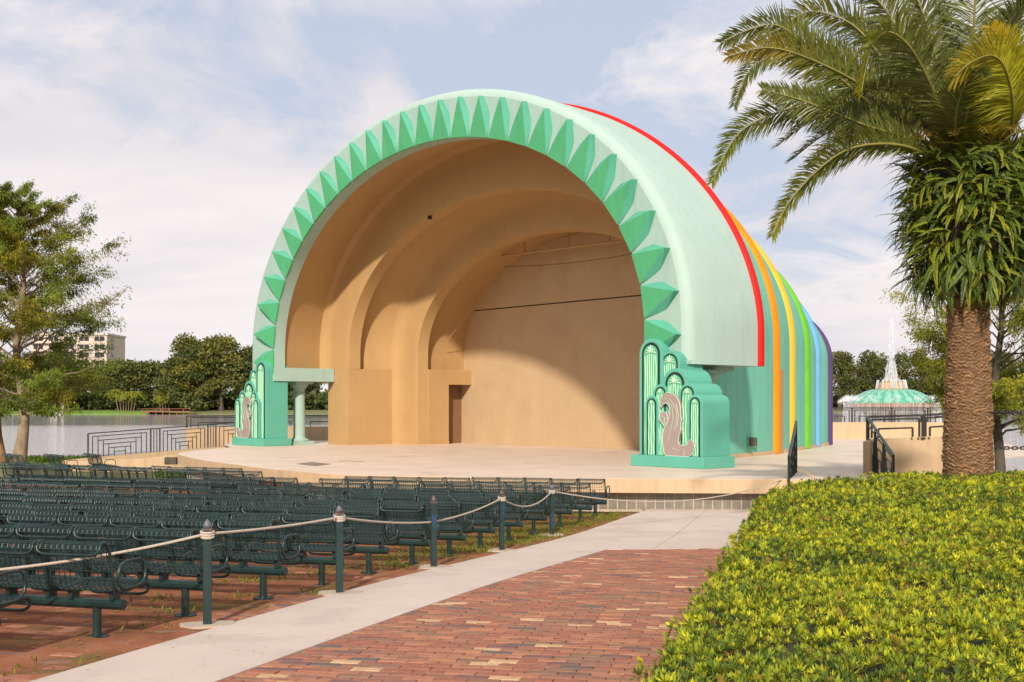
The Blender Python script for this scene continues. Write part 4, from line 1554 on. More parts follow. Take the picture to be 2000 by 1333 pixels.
def build_benches():
    ends = [(-4.02, 8.95), (-3.42, 10.02), (-2.98, 11.10), (-2.50, 12.28), (-2.08, 13.5), (-1.66, 14.9), (-1.24, 16.2), (-0.82, 17.6), (-0.40, 19.1), (0.05, 20.6), (0.55, 22.2),
            (1.10, 23.9), (1.62, 25.5), (2.02, 26.9)]
    nrow = len(ends)
    for r, (ex, ey) in enumerate(ends):
        back = nrow - 1 - r                     # rows counted from the stage
        x, y = ex + 0.16, ey
        a = R(13.5)
        k = 0
        while True:
            n = 5
            if k == 2:
                x -= 0.50 * math.cos(a)          # aisle
                y += 0.50 * math.sin(a)
                if r == nrow - 1:
                    break
                if r == nrow - 2:
                    n = 4
            if k == 3 and r >= nrow - 2:
                break
            L_ = n * PITCH
            am = a + R(0.9)
            cx, cy = x - math.cos(am) * L_ / 2, y + math.sin(am) * L_ / 2
            if (cx + 1.9) / cy * 2300 + 1000 < -30 or k > 6:
                break
            lab = 'dark green wire bench, %s from the path in the %s row from the stage' % (ORD[k], ORD[back])
            if r == 0:
                lab = 'dark green wire bench nearest the camera, its end arm at the picture edge'
            bench((cx, cy), -am, n, lab, (1,) if k in (0, 2) else ())
            x, y = cx - math.cos(am) * (L_ / 2 + 0.06), cy + math.sin(am) * (L_ / 2 + 0.06)
            a = am + R(1.2)
            k += 1
    # extra rows curving round to the left of the stage
    k2 = 0
    for q, (x0, y0, a0, cnt) in enumerate(((-6.5, 31.3, 22, 3), (-7.4, 33.0, 24, 3))):
        x, y, a = x0, y0, R(a0)
        for k in range(cnt):
            am = a + R(1.0)
            L_ = 5 * PITCH
            cx, cy = x - math.cos(am) * L_ / 2, y + math.sin(am) * L_ / 2
            bench((cx, cy), -am, 5, 'dark green wire bench by the left stage curve, %s from its right end, %s row' % (ORD[k], ('lower', 'upper')[q]), (1,) if k == 0 else ())
            x, y = cx - math.cos(am) * (L_ / 2 + 0.06), cy + math.sin(am) * (L_ / 2 + 0.06)
            a = am + R(1.2)
    # three benches turned sideways by the lakeside tree
    for i, px in enumerate((42, 122, 196)):
        Y = 44.0
        p = at(px, 900, Y)
        z = float(G(44)) + 0.02
        bench((p.x, p.y), R(-48 - 4 * i), 3, ('green bench end curled against the cypress trunk, facing right', 'middle of three sideways green benches before the lake',
                                  'green bench end facing right beneath the ramp railing')[i], (-1, 1), zg=z)


build_benches()

# ------------------------------------------------------------------ rope barrier


def build_rope():
    bases = [(405, 1222, 0.95 * 2300 / 207), (663, 1157, 12.7), (847, 1108, 15.6), (980, 1075, 18.5), (1078, 1047, 22.1)]
    labs = ['nearest dark green rope post, blue paint showing along its side', 'second dark green rope post from the camera with grey pointed cap',
            'third rope post from the camera, blue-green and slim', 'fourth rope post from the camera before the bench ends', 'farthest rope post, bluish, near the end of the walk']
    tops = []
    for i, (px, py, Y) in enumerate(bases):
        x = (px - 1000) / 2300 * Y
        z = float(G(Y))
        t = thing('rope_post', labs[i], 'post', (x, Y, z), R(14), 'rope posts along the walk')
        h = 0.85
        w = 0.038
        bevel(MB().box(-w, w, -w, w, 0, h).build('shaft', M['post'], t), 0.006)
        fin = MB().box(-w * 1.12, w * 1.12, -w * 1.12, w * 1.12, h, h + 0.02)
        fin.lathe([(0.030, h + 0.02), (0.040, h + 0.035), (0.038, h + 0.055), (0.018, h + 0.085), (0.004, h + 0.10)], 12)
        auto_smooth(fin.build('finial', M['finial'], t), 40)
        rg = MB()
        for kz in (0.0, 0.022, 0.044):
            rg.tube([(math.cos(q) * 0.056, math.sin(q) * 0.056, h - 0.055 + kz + 0.01 * math.sin(q)) for q in np.linspace(0, 2 * math.pi, 13)[:-1]], 0.011, 5, closed=True)
        if i != 2:
            rg.build('rope_wrap', M['rope'], t)
        pad = MB()
        pts = [(math.cos(q) * (0.23 + 0.04 * math.sin(3 * q + i)), math.sin(q) * (0.17 + 0.04 * math.cos(2 * q + i)), 0) for q in np.linspace(0, 2 * math.pi, 15)[:-1]]
        pad.add([(a, b, 0.014 - 0.042 * 0 ) for a, b, c in pts] + [(a * 1.06, b * 1.06, -0.05) for a, b, c in pts],
                [tuple(range(14))] + [(k, (k + 1) % 14, 14 + (k + 1) % 14, 14 + k) for k in range(14)])
        pad.build('footing', M['pad'], t)
        tops.append(Vector((x - (0.05 if i == 2 else 0), Y - (0.05 if i == 2 else 0), z + h - (0.25 if i == 2 else 0.03))))
    start = at(-60, 1119, 9.3)
    end = at(1527, 938, 28.4)
    chain = [start] + tops + [end]
    sag = [0.04, 0.02, 0.03, 0.05, 0.20, 0.34]
    pts = []
    for (a, b), s in zip(zip(chain[:-1], chain[1:]), sag):
        for k in range(16):
            t = k / 16
            p = a.lerp(b, t)
            p.z -= 4 * s * t * (1 - t)
            p.x += 0.0
            pts.append(p)
    pts.append(end)
    o = MB().tube(pts, 0.0125, 6).build('rope', M['rope'], smooth=True)
    tag(o, 'pale rope strung from post to post to the stage corner', 'rope')
    p = [at(1556, 917, 29.2), at(1570, 922, 29.3), at(1590, 931, 29.0), at(1612, 938, 28.8)]
    o = MB().tube(p, 0.012, 5).build('yellow_rope', M['yrope'], smooth=True)
    tag(o, 'thin yellow rope tied to the stair rail', 'rope')


build_rope()

# ------------------------------------------------------------------ plants


def quads(P, D, S, L, Wd):
    """leaf quads (kite shaped): base P, direction D, side S (unit arrays), length L, width Wd"""
    n = len(P)
    L = np.broadcast_to(np.asarray(L, float).reshape(-1, 1), (n, 1))
    Wd = np.broadcast_to(np.asarray(Wd, float).reshape(-1, 1), (n, 1))
    v0 = P
    v1 = P + D * L * 0.5 + S * Wd * 0.5
    v2 = P + D * L
    v3 = P + D * L * 0.5 - S * Wd * 0.5
    V = np.stack([v0, v1, v2, v3], 1).reshape(-1, 3)
    Fc = np.arange(4 * n).reshape(-1, 4)
    return V, Fc


def unit(a):
    return a / np.maximum(np.linalg.norm(a, axis=-1, keepdims=True), 1e-9)


def rand_dir(n, rng):
    return unit(rng.normal(size=(n, 3)))


def merge(parts):
    V, Fc, T = [], [], []
    o = 0
    for v, f, t in parts:
        V.append(v)
        Fc.append(f + o)
        T.append(np.broadcast_to(t, (len(v), 3)))
        o += len(v)
    return np.concatenate(V), np.concatenate(Fc), np.concatenate(T)


def crown_tree(name, label, cat, px, ytop, w_px, Y, base_z, kind=0, seed=0, nclump=26, nleaf=5200, group=None, lean=0.0, trunk_px=None):
    """a tree across the lake: tapered trunk with limbs and a crown of many leaf faces in uneven clumps"""
    rng = np.random.default_rng(seed)
    X = (px - 1000) / 2300 * Y
    H = EYE + (791 - ytop) / 2300 * Y - base_z
    Wm = w_px / 2300 * Y
    t = thing(name, label, cat, (X, Y, base_z), 0, group)
    tb = MB()
    tr = max(0.25, 0.028 * H)
    tb.tube([(0, 0, -0.3), (0.02 * H * lean, 0, 0.12 * H), (0.05 * H * lean, 0.1, 0.45 * H), (0.08 * H * lean, 0, 0.86 * H)], [tr * 1.4, tr, tr * 0.75, tr * 0.15], 7)
    C = []
    for i in range(nclump):
        zf = rng.uniform(0.0, 1.0) ** 0.8
        if kind == 1:                       # cypress: broad cone
            prof = 0.55 * (1 - zf) + 0.18
            zc = (0.10 + 0.86 * zf) * H
        elif kind == 2:                     # high thin crown
            prof = 0.50 * math.sin(math.pi * min(1, 0.15 + zf * 0.8)) + 0.05
            zc = (0.20 + 0.74 * zf) * H
        else:                               # spreading oak
            prof = 0.52 * math.sin(math.pi * (0.20 + 0.72 * zf)) ** 0.7
            zc = (0.16 + 0.76 * zf) * H
        an = rng.uniform(0, 2 * math.pi)
        rr = prof * Wm * math.sqrt(rng.uniform(0.10, 1.0)) * 0.80
        r = Wm * rng.uniform(0.15, 0.26) * (0.75 if kind == 1 else 1)
        c = np.array([rr * math.cos(an) + 0.06 * H * lean, rr * math.sin(an) * 0.8, min(zc, H - r * 0.6)])
        C.append((c, r))
        if i % 3 == 0:
            s = 0.5 * c[2]
            tb.tube([(0.03 * H * lean, 0, max(0.15 * H, s)), tuple(c * np.array([0.6, 0.6, 1]) - np.array([0, 0, 0.2 * r])), tuple(c)], [tr * 0.4, tr * 0.25, tr * 0.08], 5)
    tb.build('trunk', M['barkdark'], t)
    parts = []
    wts = np.array([r ** 2 for c, r in C])
    wts = wts / wts.sum()
    hues = np.array([[1, 1, 1], [1.25, 1.12, 0.9], [0.7, 0.8, 0.8], [1.35, 1.05, 0.6]])
    for (c, r), w in zip(C, wts):
        n = max(30, int(nleaf * w))
        d = rand_dir(n, rng)
        d[:, 2] = d[:, 2] * 0.75
        P = c + d * r * rng.uniform(0.45, 1.12, (n, 1)) * np.array([1, 1, 0.8])
        D = unit(d + rng.normal(size=(n, 3)) * 0.8 + np.array([0, 0, -0.15]))
        S = unit(np.cross(D, rand_dir(n, rng)))
        sz = rng.uniform(0.5, 1.1, n) * 0.052 * math.sqrt(Wm * 12)
        v, f = quads(P, D, S, sz * 1.5, sz * 0.9)
        cl = hues[rng.integers(0, 4) if kind == 1 else rng.integers(0, 3)] * rng.uniform(0.75, 1.25)
        tt = np.repeat(cl * rng.uniform(0.7, 1.3, (n, 1)), 4, axis=0)
        parts.append((v, f, tt))
    V, Fc, T = merge(parts)
    put('crown', npmesh('crown', V, Fc, M['ftree'], tint=T), t)
    return t


def build_far_trees():
    zb = WATER + 1.0
    g1 = 'trees on the far left bank'
    spec = [
        ('oak_tree', 'dark spreading oak behind the cypress trunk on the far bank', 110, 690, 150, 398, 0, 1),
        ('oak_tree', 'rounded dark oak left of the fan palm clump', 188, 722, 100, 402, 0, 2),
        ('oak_tree', 'dark oak rising directly behind the large palm clump', 240, 703, 118, 404, 0, 3),
        ('oak_tree', 'dark oak between the two palm clumps', 297, 706, 96, 406, 0, 4),
        ('pine_tree', 'tall slim tree whose round top stands above its neighbours', 368, 650, 92, 412, 2, 5),
        ('cypress_tree', 'rusty brown cypress below the tall slim tree', 346, 700, 92, 396, 1, 6),
        ('cypress_tree', 'broad olive cypress beside the left pylon', 432, 658, 138, 398, 1, 7),
        ('cypress_tree', 'rusty cypress half hidden between its broad neighbours', 392, 682, 84, 396, 1, 8),
        ('oak_tree', 'green tree cut off by the left edge of the arch', 492, 668, 84, 404, 0, 9),
        ('oak_tree', 'dark tree seen just left of the stage column', 560, 700, 90, 425, 0, 10),
        ('cypress_tree', 'dark tree seen just right of the stage column', 622, 700, 84, 430, 1, 11),
        ('oak_tree', 'tree far left beyond the cypress, at the frame edge', 30, 706, 120, 396, 0, 12),
    ]
    for nm, lab, px, yt, w, Y, k, sd in spec:
        crown_tree(nm, lab, 'tree', px, yt, w, Y, zb, k, sd, 40, 7800, g1)
    g2 = 'trees on the far right bank'
    spec = [
        ('oak_tree', 'dark tree with a round top just right of the purple band', 1640, 684, 62, 496, 0, 21),
        ('oak_tree', 'low dark tree between purple band and fountain', 1668, 704, 60, 494, 0, 22),
        ('oak_tree', 'taller tree directly left of the fountain jet', 1704, 682, 72, 498, 0, 23),
        ('oak_tree', 'dark tree behind the fountain jet', 1748, 690, 76, 500, 0, 24),
        ('cypress_tree', 'olive tree right of the fountain beside the palm trunk', 1800, 680, 84, 497, 1, 25),
        ('oak_tree', 'dark tree hidden behind the palm trunk', 1862, 690, 90, 499, 0, 26),
        ('oak_tree', 'far tree right of the palm trunk behind the drooping branches', 1950, 686, 96, 500, 0, 27),
        ('oak_tree', 'far tree at the right frame edge behind the drooping branches', 2030, 690, 100, 500, 0, 28),
    ]
    for nm, lab, px, yt, w, Y, k, sd in spec:
        crown_tree(nm, lab, 'tree', px, yt, w, Y, zb, k, sd, 36, 6600, g2)
    # undergrowth along both banks that reads as one mass
    rng = np.random.default_rng(40)
    parts = []
    for x0, x1, y0, n, h in ((-330, -150, 410, 3000, 4.5), (-150, -60, 407, 4600, 5.5), (-60, 60, 440, 5000, 9), (60, 330, 506, 8000, 11)):
        P = np.stack([rng.uniform(x0, x1, n), y0 + rng.uniform(-4, 8, n), zb + 0.4 + h * rng.uniform(0, 1, n) ** 1.3], -1)
        D = unit(rng.normal(size=(n, 3)) + np.array([0, -0.4, 0.3]))
        S = unit(np.cross(D, rand_dir(n, rng)))
        sz = rng.uniform(0.7, 1.7, n)
        v, f = quads(P, D, S, sz * 1.5, sz)
        parts.append((v, f, np.repeat(rng.uniform(0.55, 1.1, (n, 1)) * np.array([[0.8, 0.85, 0.8]]), 4, axis=0)))
    V, Fc, T = merge(parts)
    o = stuff(put('undergrowth', npmesh('undergrowth', V, Fc, M['ftree'], tint=T)))
    o['label'] = 'dark undergrowth along the far banks of the lake'
    o['category'] = 'undergrowth'


build_far_trees()


def palm_clump(label, px, ytop, w_px, Y, seed):
    rng = np.random.default_rng(seed)
    X = (px - 1000) / 2300 * Y
    zb = WATER + 0.8
    H = EYE + (791 - ytop) / 2300 * Y - zb
    Wm = w_px / 2300 * Y
    t = thing('palm_clump', label, 'palm', (X, Y, zb), 0, 'palm clumps on the far bank')
    parts = []
    n_st = 7 if w_px > 45 else 4
    for i in range(n_st):
        bx = (i - (n_st - 1) / 2) / n_st * Wm * 0.62
        top = np.array([bx * 1.15, rng.uniform(-1, 1), H * rng.uniform(0.50, 0.66)])
        MB().tube([(bx * 0.8, 0, -0.2), tuple(top * np.array([0.9, 0.5, 0.5])), tuple(top)], 0.14, 5).build('stem', M['bark'], t)
        for k in range(16):
            an = rng.uniform(0, 2 * math.pi)
            L_ = H * rng.uniform(0.34, 0.46)
            hd = np.array([math.cos(an), math.sin(an), 0])
            q = np.linspace(0, 1, 14)[:, None]
            el = rng.uniform(0.2, 1.3)
            pts = top + hd * L_ * math.cos(el) * q + np.array([0, 0, 1]) * (L_ * math.sin(el) * q - L_ * 0.75 * q ** 2)
            d = unit(np.gradient(pts, axis=0))
            s = unit(np.cross(d, np.array([0, 0, 1.0])))
            for sg in (-1, 1):
                D = unit(s * sg + d * 0.6 + np.array([0, 0, -0.35]))
                v, f = quads(pts, D, d, L_ * 0.24, 0.22)
                parts.append((v, f, np.array([1.9, 1.75, 0.7]) * rng.uniform(0.8, 1.3)))
    V, Fc, T = merge(parts)
    put('fronds', npmesh('fronds', V, Fc, M['ftree'], tint=T), t)


palm_clump('wide clump of bright green palms on the far lawn', 246, 746, 66, 391, 61)
palm_clump('small bright palm clump beside the red dock', 321, 760, 36, 391, 62)


def build_far_things():
    # condominium behind the cypress
    Y = 470
    x0, x1 = at(60, 700, Y).x, at(209, 700, Y).x
    zt, zb = at(0, 655, Y).z, WATER + 2
    t = thing('apartment_building', 'pale apartment block with balconies half hidden by the cypress', 'building', (x0, Y, zb))
    Wd, H = x1 - x0, zt - zb
    MB().box(0, Wd, 0, 22, 0, H).build('wall', M['cream'], t)
    MB().box(-0.4, Wd + 0.4, -0.4, 22.4, H, H + 0.8).build('roof', M['cream'], t)
    nf = 9
    fh = H / nf
    wm = None
    for f in range(nf):
        for c in range(5):
            xc = (c + 0.5) / 5 * Wd
            o = MB().box(xc - 1.9, xc + 1.9, -0.06, 0.1, f * fh + 0.9, f * fh + fh - 0.5).build('window', M['glass'], t)
            MB().box(xc - 0.08, xc + 0.08, -0.12, -0.06, f * fh + 0.9, f * fh + fh - 0.5).build('mullion', M['cream'], o)
        if f > 0:
            MB().box(0.6, Wd * 0.58, -1.5, -0.01, f * fh - 0.12, f * fh + 0.12).build('balcony', M['cream'], t)
    for f in range(nf):
        MB().box(Wd - 0.01, Wd + 0.06, 5, 8, f * fh + 0.9, f * fh + fh - 0.6).build('window', M['glass'], t)
    # low pale building behind the palms
    a, b = at(150, 800, 440), at(235, 780, 440)
    t = thing('low_building', 'long low pale building glimpsed behind the palm clump', 'building', (a.x, 440, WATER + 1))
    MB().box(0, b.x - a.x, 0, 10, 0, 5.0).build('wall', M['cream'], t)
    MB().box(-0.4, b.x - a.x + 0.4, -0.4, 10.4, 5.0, 5.5).build('roof', M['dock'], t)
    for k in range(5):
        xx = (k + 0.5) / 5 * (b.x - a.x)
        MB().box(xx - 1, xx + 1, -0.05, 0.1, 1.2, 3.4).build('window', M['glass'], t)
    # red dock
    Y = 380
    a, b = at(281, 805, Y), at(375, 805, Y)
    t = thing('dock', 'red wooden dock on the far bank below the palms', 'dock', (a.x, Y, WATER))
    MB().box(0, b.x - a.x, -2, 6, 0.75, 1.05).build('deck', M['dock'], t)
    for k in range(8):
        xx = k / 7 * (b.x - a.x)
        MB().tube([(xx, -1.9, -1), (xx, -1.9, 1.9 if k % 2 == 0 else 0.9)], 0.14, 6).build('post', M['dock'], t)
    MB().box(0, b.x - a.x, -1.95, -1.85, 1.75, 1.9).build('handrail', M['dock'], t)
    # white branching sculpture in the shallows
    c = at(108, 812, 372)
    t = thing('branch_sculpture', 'white tangle of branches standing in the far shallows', 'sculpture', (c.x, 372, WATER))
    r = random.Random(9)
    for k in range(13):
        x = r.uniform(-2.6, 2.6)
        pts = [(x, r.uniform(-1, 1), -0.3)]
        dx = r.uniform(-0.5, 0.5)
        for s in range(4):
            pts.append((pts[-1][0] + dx + r.uniform(-0.45, 0.45), pts[-1][1], pts[-1][2] + r.uniform(0.6, 1.4)))
        MB().tube(pts, [0.12, 0.10, 0.08, 0.06, 0.04], 5).build('branch', M['whitewood'], t)
    # lamp posts
    for px, yt, Y, lab in ((174, 766, 392, 'twin-globe lamp post on the far lawn before dark oaks'), (300, 756, 395, 'slim lamp post between the far palm clumps')):
        c = at(px, 805, Y)
        t = thing('street_lamp', lab, 'street lamp', (c.x, Y, WATER + 0.9), 0, 'lamp posts on the far bank')
        h = EYE + (791 - yt) / 2300 * Y - WATER - 0.9
        MB().tube([(0, 0, 0), (0, 0, h)], 0.09, 6).build('pole', M['iron'], t)
        for s in (-0.45, 0.45):
            MB().lathe([(0.02, h - 0.3), (0.26, h - 0.05), (0.26, h + 0.2), (0.02, h + 0.4)], 8, (s, 0)).build('globe', M['white'], t)
    # parked cars glimpsed on the far road
    r = random.Random(4)
    for k, (px, Y, col, lab) in enumerate(((70, 412, 'glass', 'dark car parked left of the white branches'), (148, 412, 'band_blue', 'blue car parked under the far oaks'),
                                          (357, 414, 'white', 'white car parked beneath the rusty cypress'), (400, 415, 'glass', 'dark car parked under the broad olive cypress'))):
        c = at(px, 800, Y)
        t = thing('parked_car', lab, 'car', (c.x, Y - 4, WATER + 1.35), 0, 'cars parked on the far bank')
        bevel(MB().prism([(-2.2, 0.3), (2.2, 0.3), (2.25, 0.75), (1.4, 0.9), (0.8, 1.42), (-1.2, 1.42), (-1.9, 0.92), (-2.25, 0.85)], -0.85, 0.85).build('body', M[col], t), 0.08)
        MB().prism([(-1.1, 0.92), (1.1, 0.92), (0.7, 1.34), (-1.05, 1.34)], -0.87, 0.87).build('side_window', M['glass'], t)
        for sx in (-1.35, 1.35):
            MB().tube([(sx, -0.88, 0.34), (sx, 0.88, 0.34)], 0.34, 10).build('wheel', M['dark'], t)


build_far_things()


def build_fountain():
    Y = 238
    c = at(1741, 800, Y)
    t = thing('fountain', 'domed green fountain with a tall white jet out in the lake', 'fountain', (c.x, Y, WATER))
    s = Y / 2300.0                      # metres per photo pixel
    zz = lambda py: EYE + (791 - py) * s - WATER
    zr0, zr1, zd, zc = zz(796), zz(787.5), zz(761), zz(745.5)
    R_ = 88 * s
    MB().lathe([(R_ * 0.55, -1), (R_ * 0.50, zr0 * 0.4), (R_ * 0.93, zr0 - 0.1)], 48).build('base', M['pad'], t)
    rim = MB().lathe([(R_ * 0.93, zr0 - 0.05), (R_, zr0), (R_ * 1.01, zr0 + 0.25), (R_ * 0.985, zr1 - 0.1), (R_ * 0.99, zr1), (R_ * 0.95, zr1 + 0.05)], 64)
    rim.build('rim', BRICKS[6], t)
    dp = []
    for k in range(13):
        u = k / 12
        rr = R_ * 0.965 + (29 * s - R_ * 0.965) * u
        dp.append((rr, zr1 + 0.03 + (zd - zr1) * (math.sin(u * math.pi / 2) ** 0.95)))
    auto_smooth(MB().lathe(dp, 96).build('dome', M['dome'], t), 60)
    auto_smooth(MB().lathe([(27 * s, zd - 0.2), (25 * s, zd + 0.2), (24.5 * s, zc - 0.1), (26 * s, zc), (10 * s, zc + 0.1)], 48).build('crown_ring', BRICKS[4], t), 40)
    # sheets of falling water
    f = MB()
    rng = random.Random(8)
    for k in range(90):
        an = 2 * math.pi * k / 90
        w = 0.07
        pts = []
        for q in range(6):
            u = q / 5
            rr = 25.5 * s + 4.3 * s * u
            pts.append((rr * math.cos(an), rr * math.sin(an), zc + 0.15 + 0.25 * math.sin(math.pi * min(1, u * 1.6)) - (zc - zd) * u ** 1.8))
        if rng.random() < 0.45:
            f.tube(pts, 0.06, 4)
    f.build('ring_cascade', M['foam'], t)
    f = MB()
    for k in range(190):
        an = 2 * math.pi * k / 190
        if rng.random() < 0.05:
            continue
        rr = R_ * 1.012
        f.tube([(rr * math.cos(an), rr * math.sin(an), zr1), (rr * 1.015 * math.cos(an), rr * 1.015 * math.sin(an), zr0), (rr * 1.03 * math.cos(an), rr * 1.03 * math.sin(an), 0)],
               rng.uniform(0.05, 0.11), 4)
    f.build('rim_cascade', M['spray'], t)
    # spray where side jets strike the dome
    rg = np.random.default_rng(3)
    parts = []
    for side, n in ((0, 900), (math.pi, 900)):
        an = side + rg.normal(0, 0.30, n)
        u = rg.beta(2, 2, n)
        rr = R_ * (0.84 + 0.34 * u)
        z = zr1 + (zd - zr1) * 0.36 * (1 - (2 * u - 0.7) ** 2) * rg.uniform(0.2, 1.1, n)
        parts.append(np.stack([rr * np.cos(an), rr * np.sin(an), np.maximum(z, zr0)], -1))
    for k in range(12):
        n = 120
        an = k * 2 * math.pi / 12 + 0.3 + rg.normal(0, 0.07, n)
        u = rg.beta(2, 2, n)
        rr = R_ * (0.84 + 0.14 * u)
        parts.append(np.stack([rr * np.cos(an), rr * np.sin(an), zr1 + 0.1 + 1.1 * rg.uniform(0, 1, n) ** 2], -1))
    # central plume: rising droplets thinning with height
    n = 4200
    h = rg.uniform(0, 1, n) ** 2.9
    wid = 10.0 * s * (1 - h) ** 3.5 + 4.2 * s * (1 - 0.3 * h)
    Hj = zz(628) - zc
    parts.append(np.stack([rg.normal(0, 0.42, n) * wid, rg.normal(0, 0.42, n) * wid, zc + Hj * h], -1))
    P = np.concatenate(parts)
    D = unit(rg.normal(size=P.shape) * 0.25 + np.array([0, 0, 1.0]))
    S = unit(np.cross(D, rand_dir(len(P), rg)))
    V, Fc = quads(P, D, S, rg.uniform(0.25, 0.9, len(P)), rg.uniform(0.08, 0.22, len(P)))
    stuff(put('spray', npmesh('spray', V, Fc, M['spray']), t))
    # streams of the centre jet and the ring round its foot
    for k in range(5):
        a_ = k * 2.4
        r1 = 2.2 * s * (k / 9) ** 0.5
        top_ = Hj * (0.50 - 0.05 * k)
        MB().tube([(r1 * math.cos(a_), r1 * math.sin(a_), zc), (r1 * 1.2 * math.cos(a_), r1 * 1.2 * math.sin(a_), zc + top_ * 0.5), (r1 * 1.4 * math.cos(a_), r1 * 1.4 * math.sin(a_), zc + top_)],
                  [0.16, 0.14, 0.10], 6).build('jet', M['spray'], t, smooth=True)
    for k in range(14):
        a_ = k / 14 * 2 * math.pi
        r1 = 11.5 * s
        hh = Hj * (0.26 + 0.10 * math.sin(k * 2.2))
        MB().tube([(r1 * math.cos(a_), r1 * math.sin(a_), zc), (r1 * 0.82 * math.cos(a_), r1 * 0.82 * math.sin(a_), zc + hh * 0.7),
                   (r1 * 0.62 * math.cos(a_), r1 * 0.62 * math.sin(a_), zc + hh)], [0.10, 0.12, 0.03], 5).build('side_jet', M['spray'], t)

build_fountain()


def feather_tree(label, X, Y, zb, H, Wm, seed, nlimb, n_spray, leafL, tints, trunk_r, crown_from=0.2, mat_leaf='cyleaf', bark='bark', side=None, zmax=None, name='cypress_tree', lean=0.0):
    """bald cypress: straight tapered trunk, rising limbs, feathery hanging sprays"""
    rng = np.random.default_rng(seed)
    t = thing(name, label, 'tree', (X, Y, zb))
    tb = MB()
    k = 14
    cx = [lean * H * (q / k) + 0.012 * H * math.sin(q * 0.9 + seed) for q in range(k + 1)]
    tb.tube([(cx[q], 0.01 * H * math.sin(q * 0.7), -0.4 + (H + 0.2) * q / k) for q in range(k + 1)],
            [trunk_r * (1.55 if q == 0 else 1.0) * (1 - 0.93 * (q / k)) + (0.22 * trunk_r if q == 1 else 0) for q in range(k + 1)], 10)
    P, D = [], []
    lt = []
    for i in range(nlimb):
        zf = crown_from + (1 - crown_from) * (i + rng.uniform(0, 1)) / nlimb
        z = zf * H
        q = zf * k
        bx = np.interp(q, range(k + 1), cx)
        an = rng.uniform(0, 2 * math.pi) if side is None else side + rng.normal(0, 0.55)
        u = (zf - crown_from) / (1 - crown_from)
        L_ = Wm * 0.5 * (1.05 - 0.80 * u ** 1.3) * min(1.0, 0.80 + 1.6 * u) * rng.uniform(0.5, 1.12)
        rise = rng.uniform(0.25, 0.80) + 0.65 * u
        hd = np.array([math.cos(an), math.sin(an), 0])
        m_ = 7
        pts = []
        for s in range(m_ + 1):
            v = s / m_
            pts.append(np.array([bx, 0, z]) + hd * L_ * v + np.array([0, 0, 1]) * L_ * (rise * v - 0.28 * v * v) + rng.normal(0, 0.025 * L_, 3) * (s > 0))
        lr = trunk_r * 0.26 * (1 - 0.75 * zf)
        tb.tube([tuple(p) for p in pts], [lr * (1 - 0.85 * s / m_) for s in range(m_ + 1)], 5, caps=False)
        # side twigs with foliage
        cl = tints[rng.integers(0, len(tints))] * rng.uniform(0.75, 1.2)
        pts = np.array(pts)
        for tw in range(9):
            v = rng.uniform(0.30, 1.0)
            b = np.array([np.interp(v * m_, range(m_ + 1), pts[:, d]) for d in range(3)])
            a2 = an + rng.normal(0, 0.9)
            tl = L_ * rng.uniform(0.14, 0.34) + 0.15
            dr = unit(np.array([math.cos(a2), math.sin(a2), rng.uniform(-0.15, 0.65)]))
            tip = b + dr * tl
            tb.tube([tuple(b), tuple((b + tip) / 2 + np.array([0, 0, 0.03 * tl])), tuple(tip)], [lr * 0.3, lr * 0.2, lr * 0.06], 3, caps=False)
            n = n_spray
            w = rng.uniform(0.1, 1.05, (n, 1))
            bp = b + (tip - b) * w + rng.normal(0, 0.10 * tl + 0.03, (n, 3))
            dd = unit(dr * 0.4 + rng.normal(0, 0.45, (n, 3)) + np.array([0, 0, -0.65]))
            P.append(bp)
            D.append(dd)
            lt.append(np.repeat(cl[None] * rng.uniform(0.7, 1.35, (n, 1)), 4, axis=0))
    tb.build('trunk', M[bark], t, smooth=True, fix=False)
    P, D = np.concatenate(P), np.concatenate(D)
    S = unit(np.cross(D, rand_dir(len(P), rng)))
    V, Fc = quads(P, D, S, rng.uniform(0.6, 1.3, len(P)) * leafL, rng.uniform(0.7, 1.2, len(P)) * leafL * 0.26)
    put('crown', npmesh('crown', V, Fc, M[mat_leaf], tint=np.concatenate(lt)), t)
    return t


TI = [np.array([1.2, 1.4, 0.9]), np.array([1.45, 1.42, 0.7]), np.array([0.85, 1.1, 0.8]), np.array([1.45, 1.25, 0.55]), np.array([1.05, 1.35, 0.9])]
c_ = at(40, 893, 56)
feather_tree('feathery cypress with a pale flared trunk on the left bank', c_.x, 56, float(G(56)) - 0.05, 12.3, 10.0, 5, 96, 90, 0.18, TI, 0.30, 0.18)
c_ = at(8, 893, 57)
feather_tree('second cypress with a thin orange-brown trunk at the left frame edge', c_.x - 0.3, 57.5, float(G(57)) - 0.05, 12.0, 8.6, 15, 50, 80, 0.19, TI, 0.17, 0.18, lean=-0.05, bark='barkred')
c_ = at(1949, 920, 33)
TI2 = [np.array([1.75, 1.8, 0.9]), np.array([2.1, 1.95, 0.8]), np.array([1.4, 1.55, 0.9])]
feather_tree('light green cypress with drooping sprays behind the date palm', c_.x, 33, -0.9, 9.0, 5.6, 25, 90, 105, 0.115, TI2, 0.17, 0.20, bark='barkdark')

# ------------------------------------------------------------------ hedge


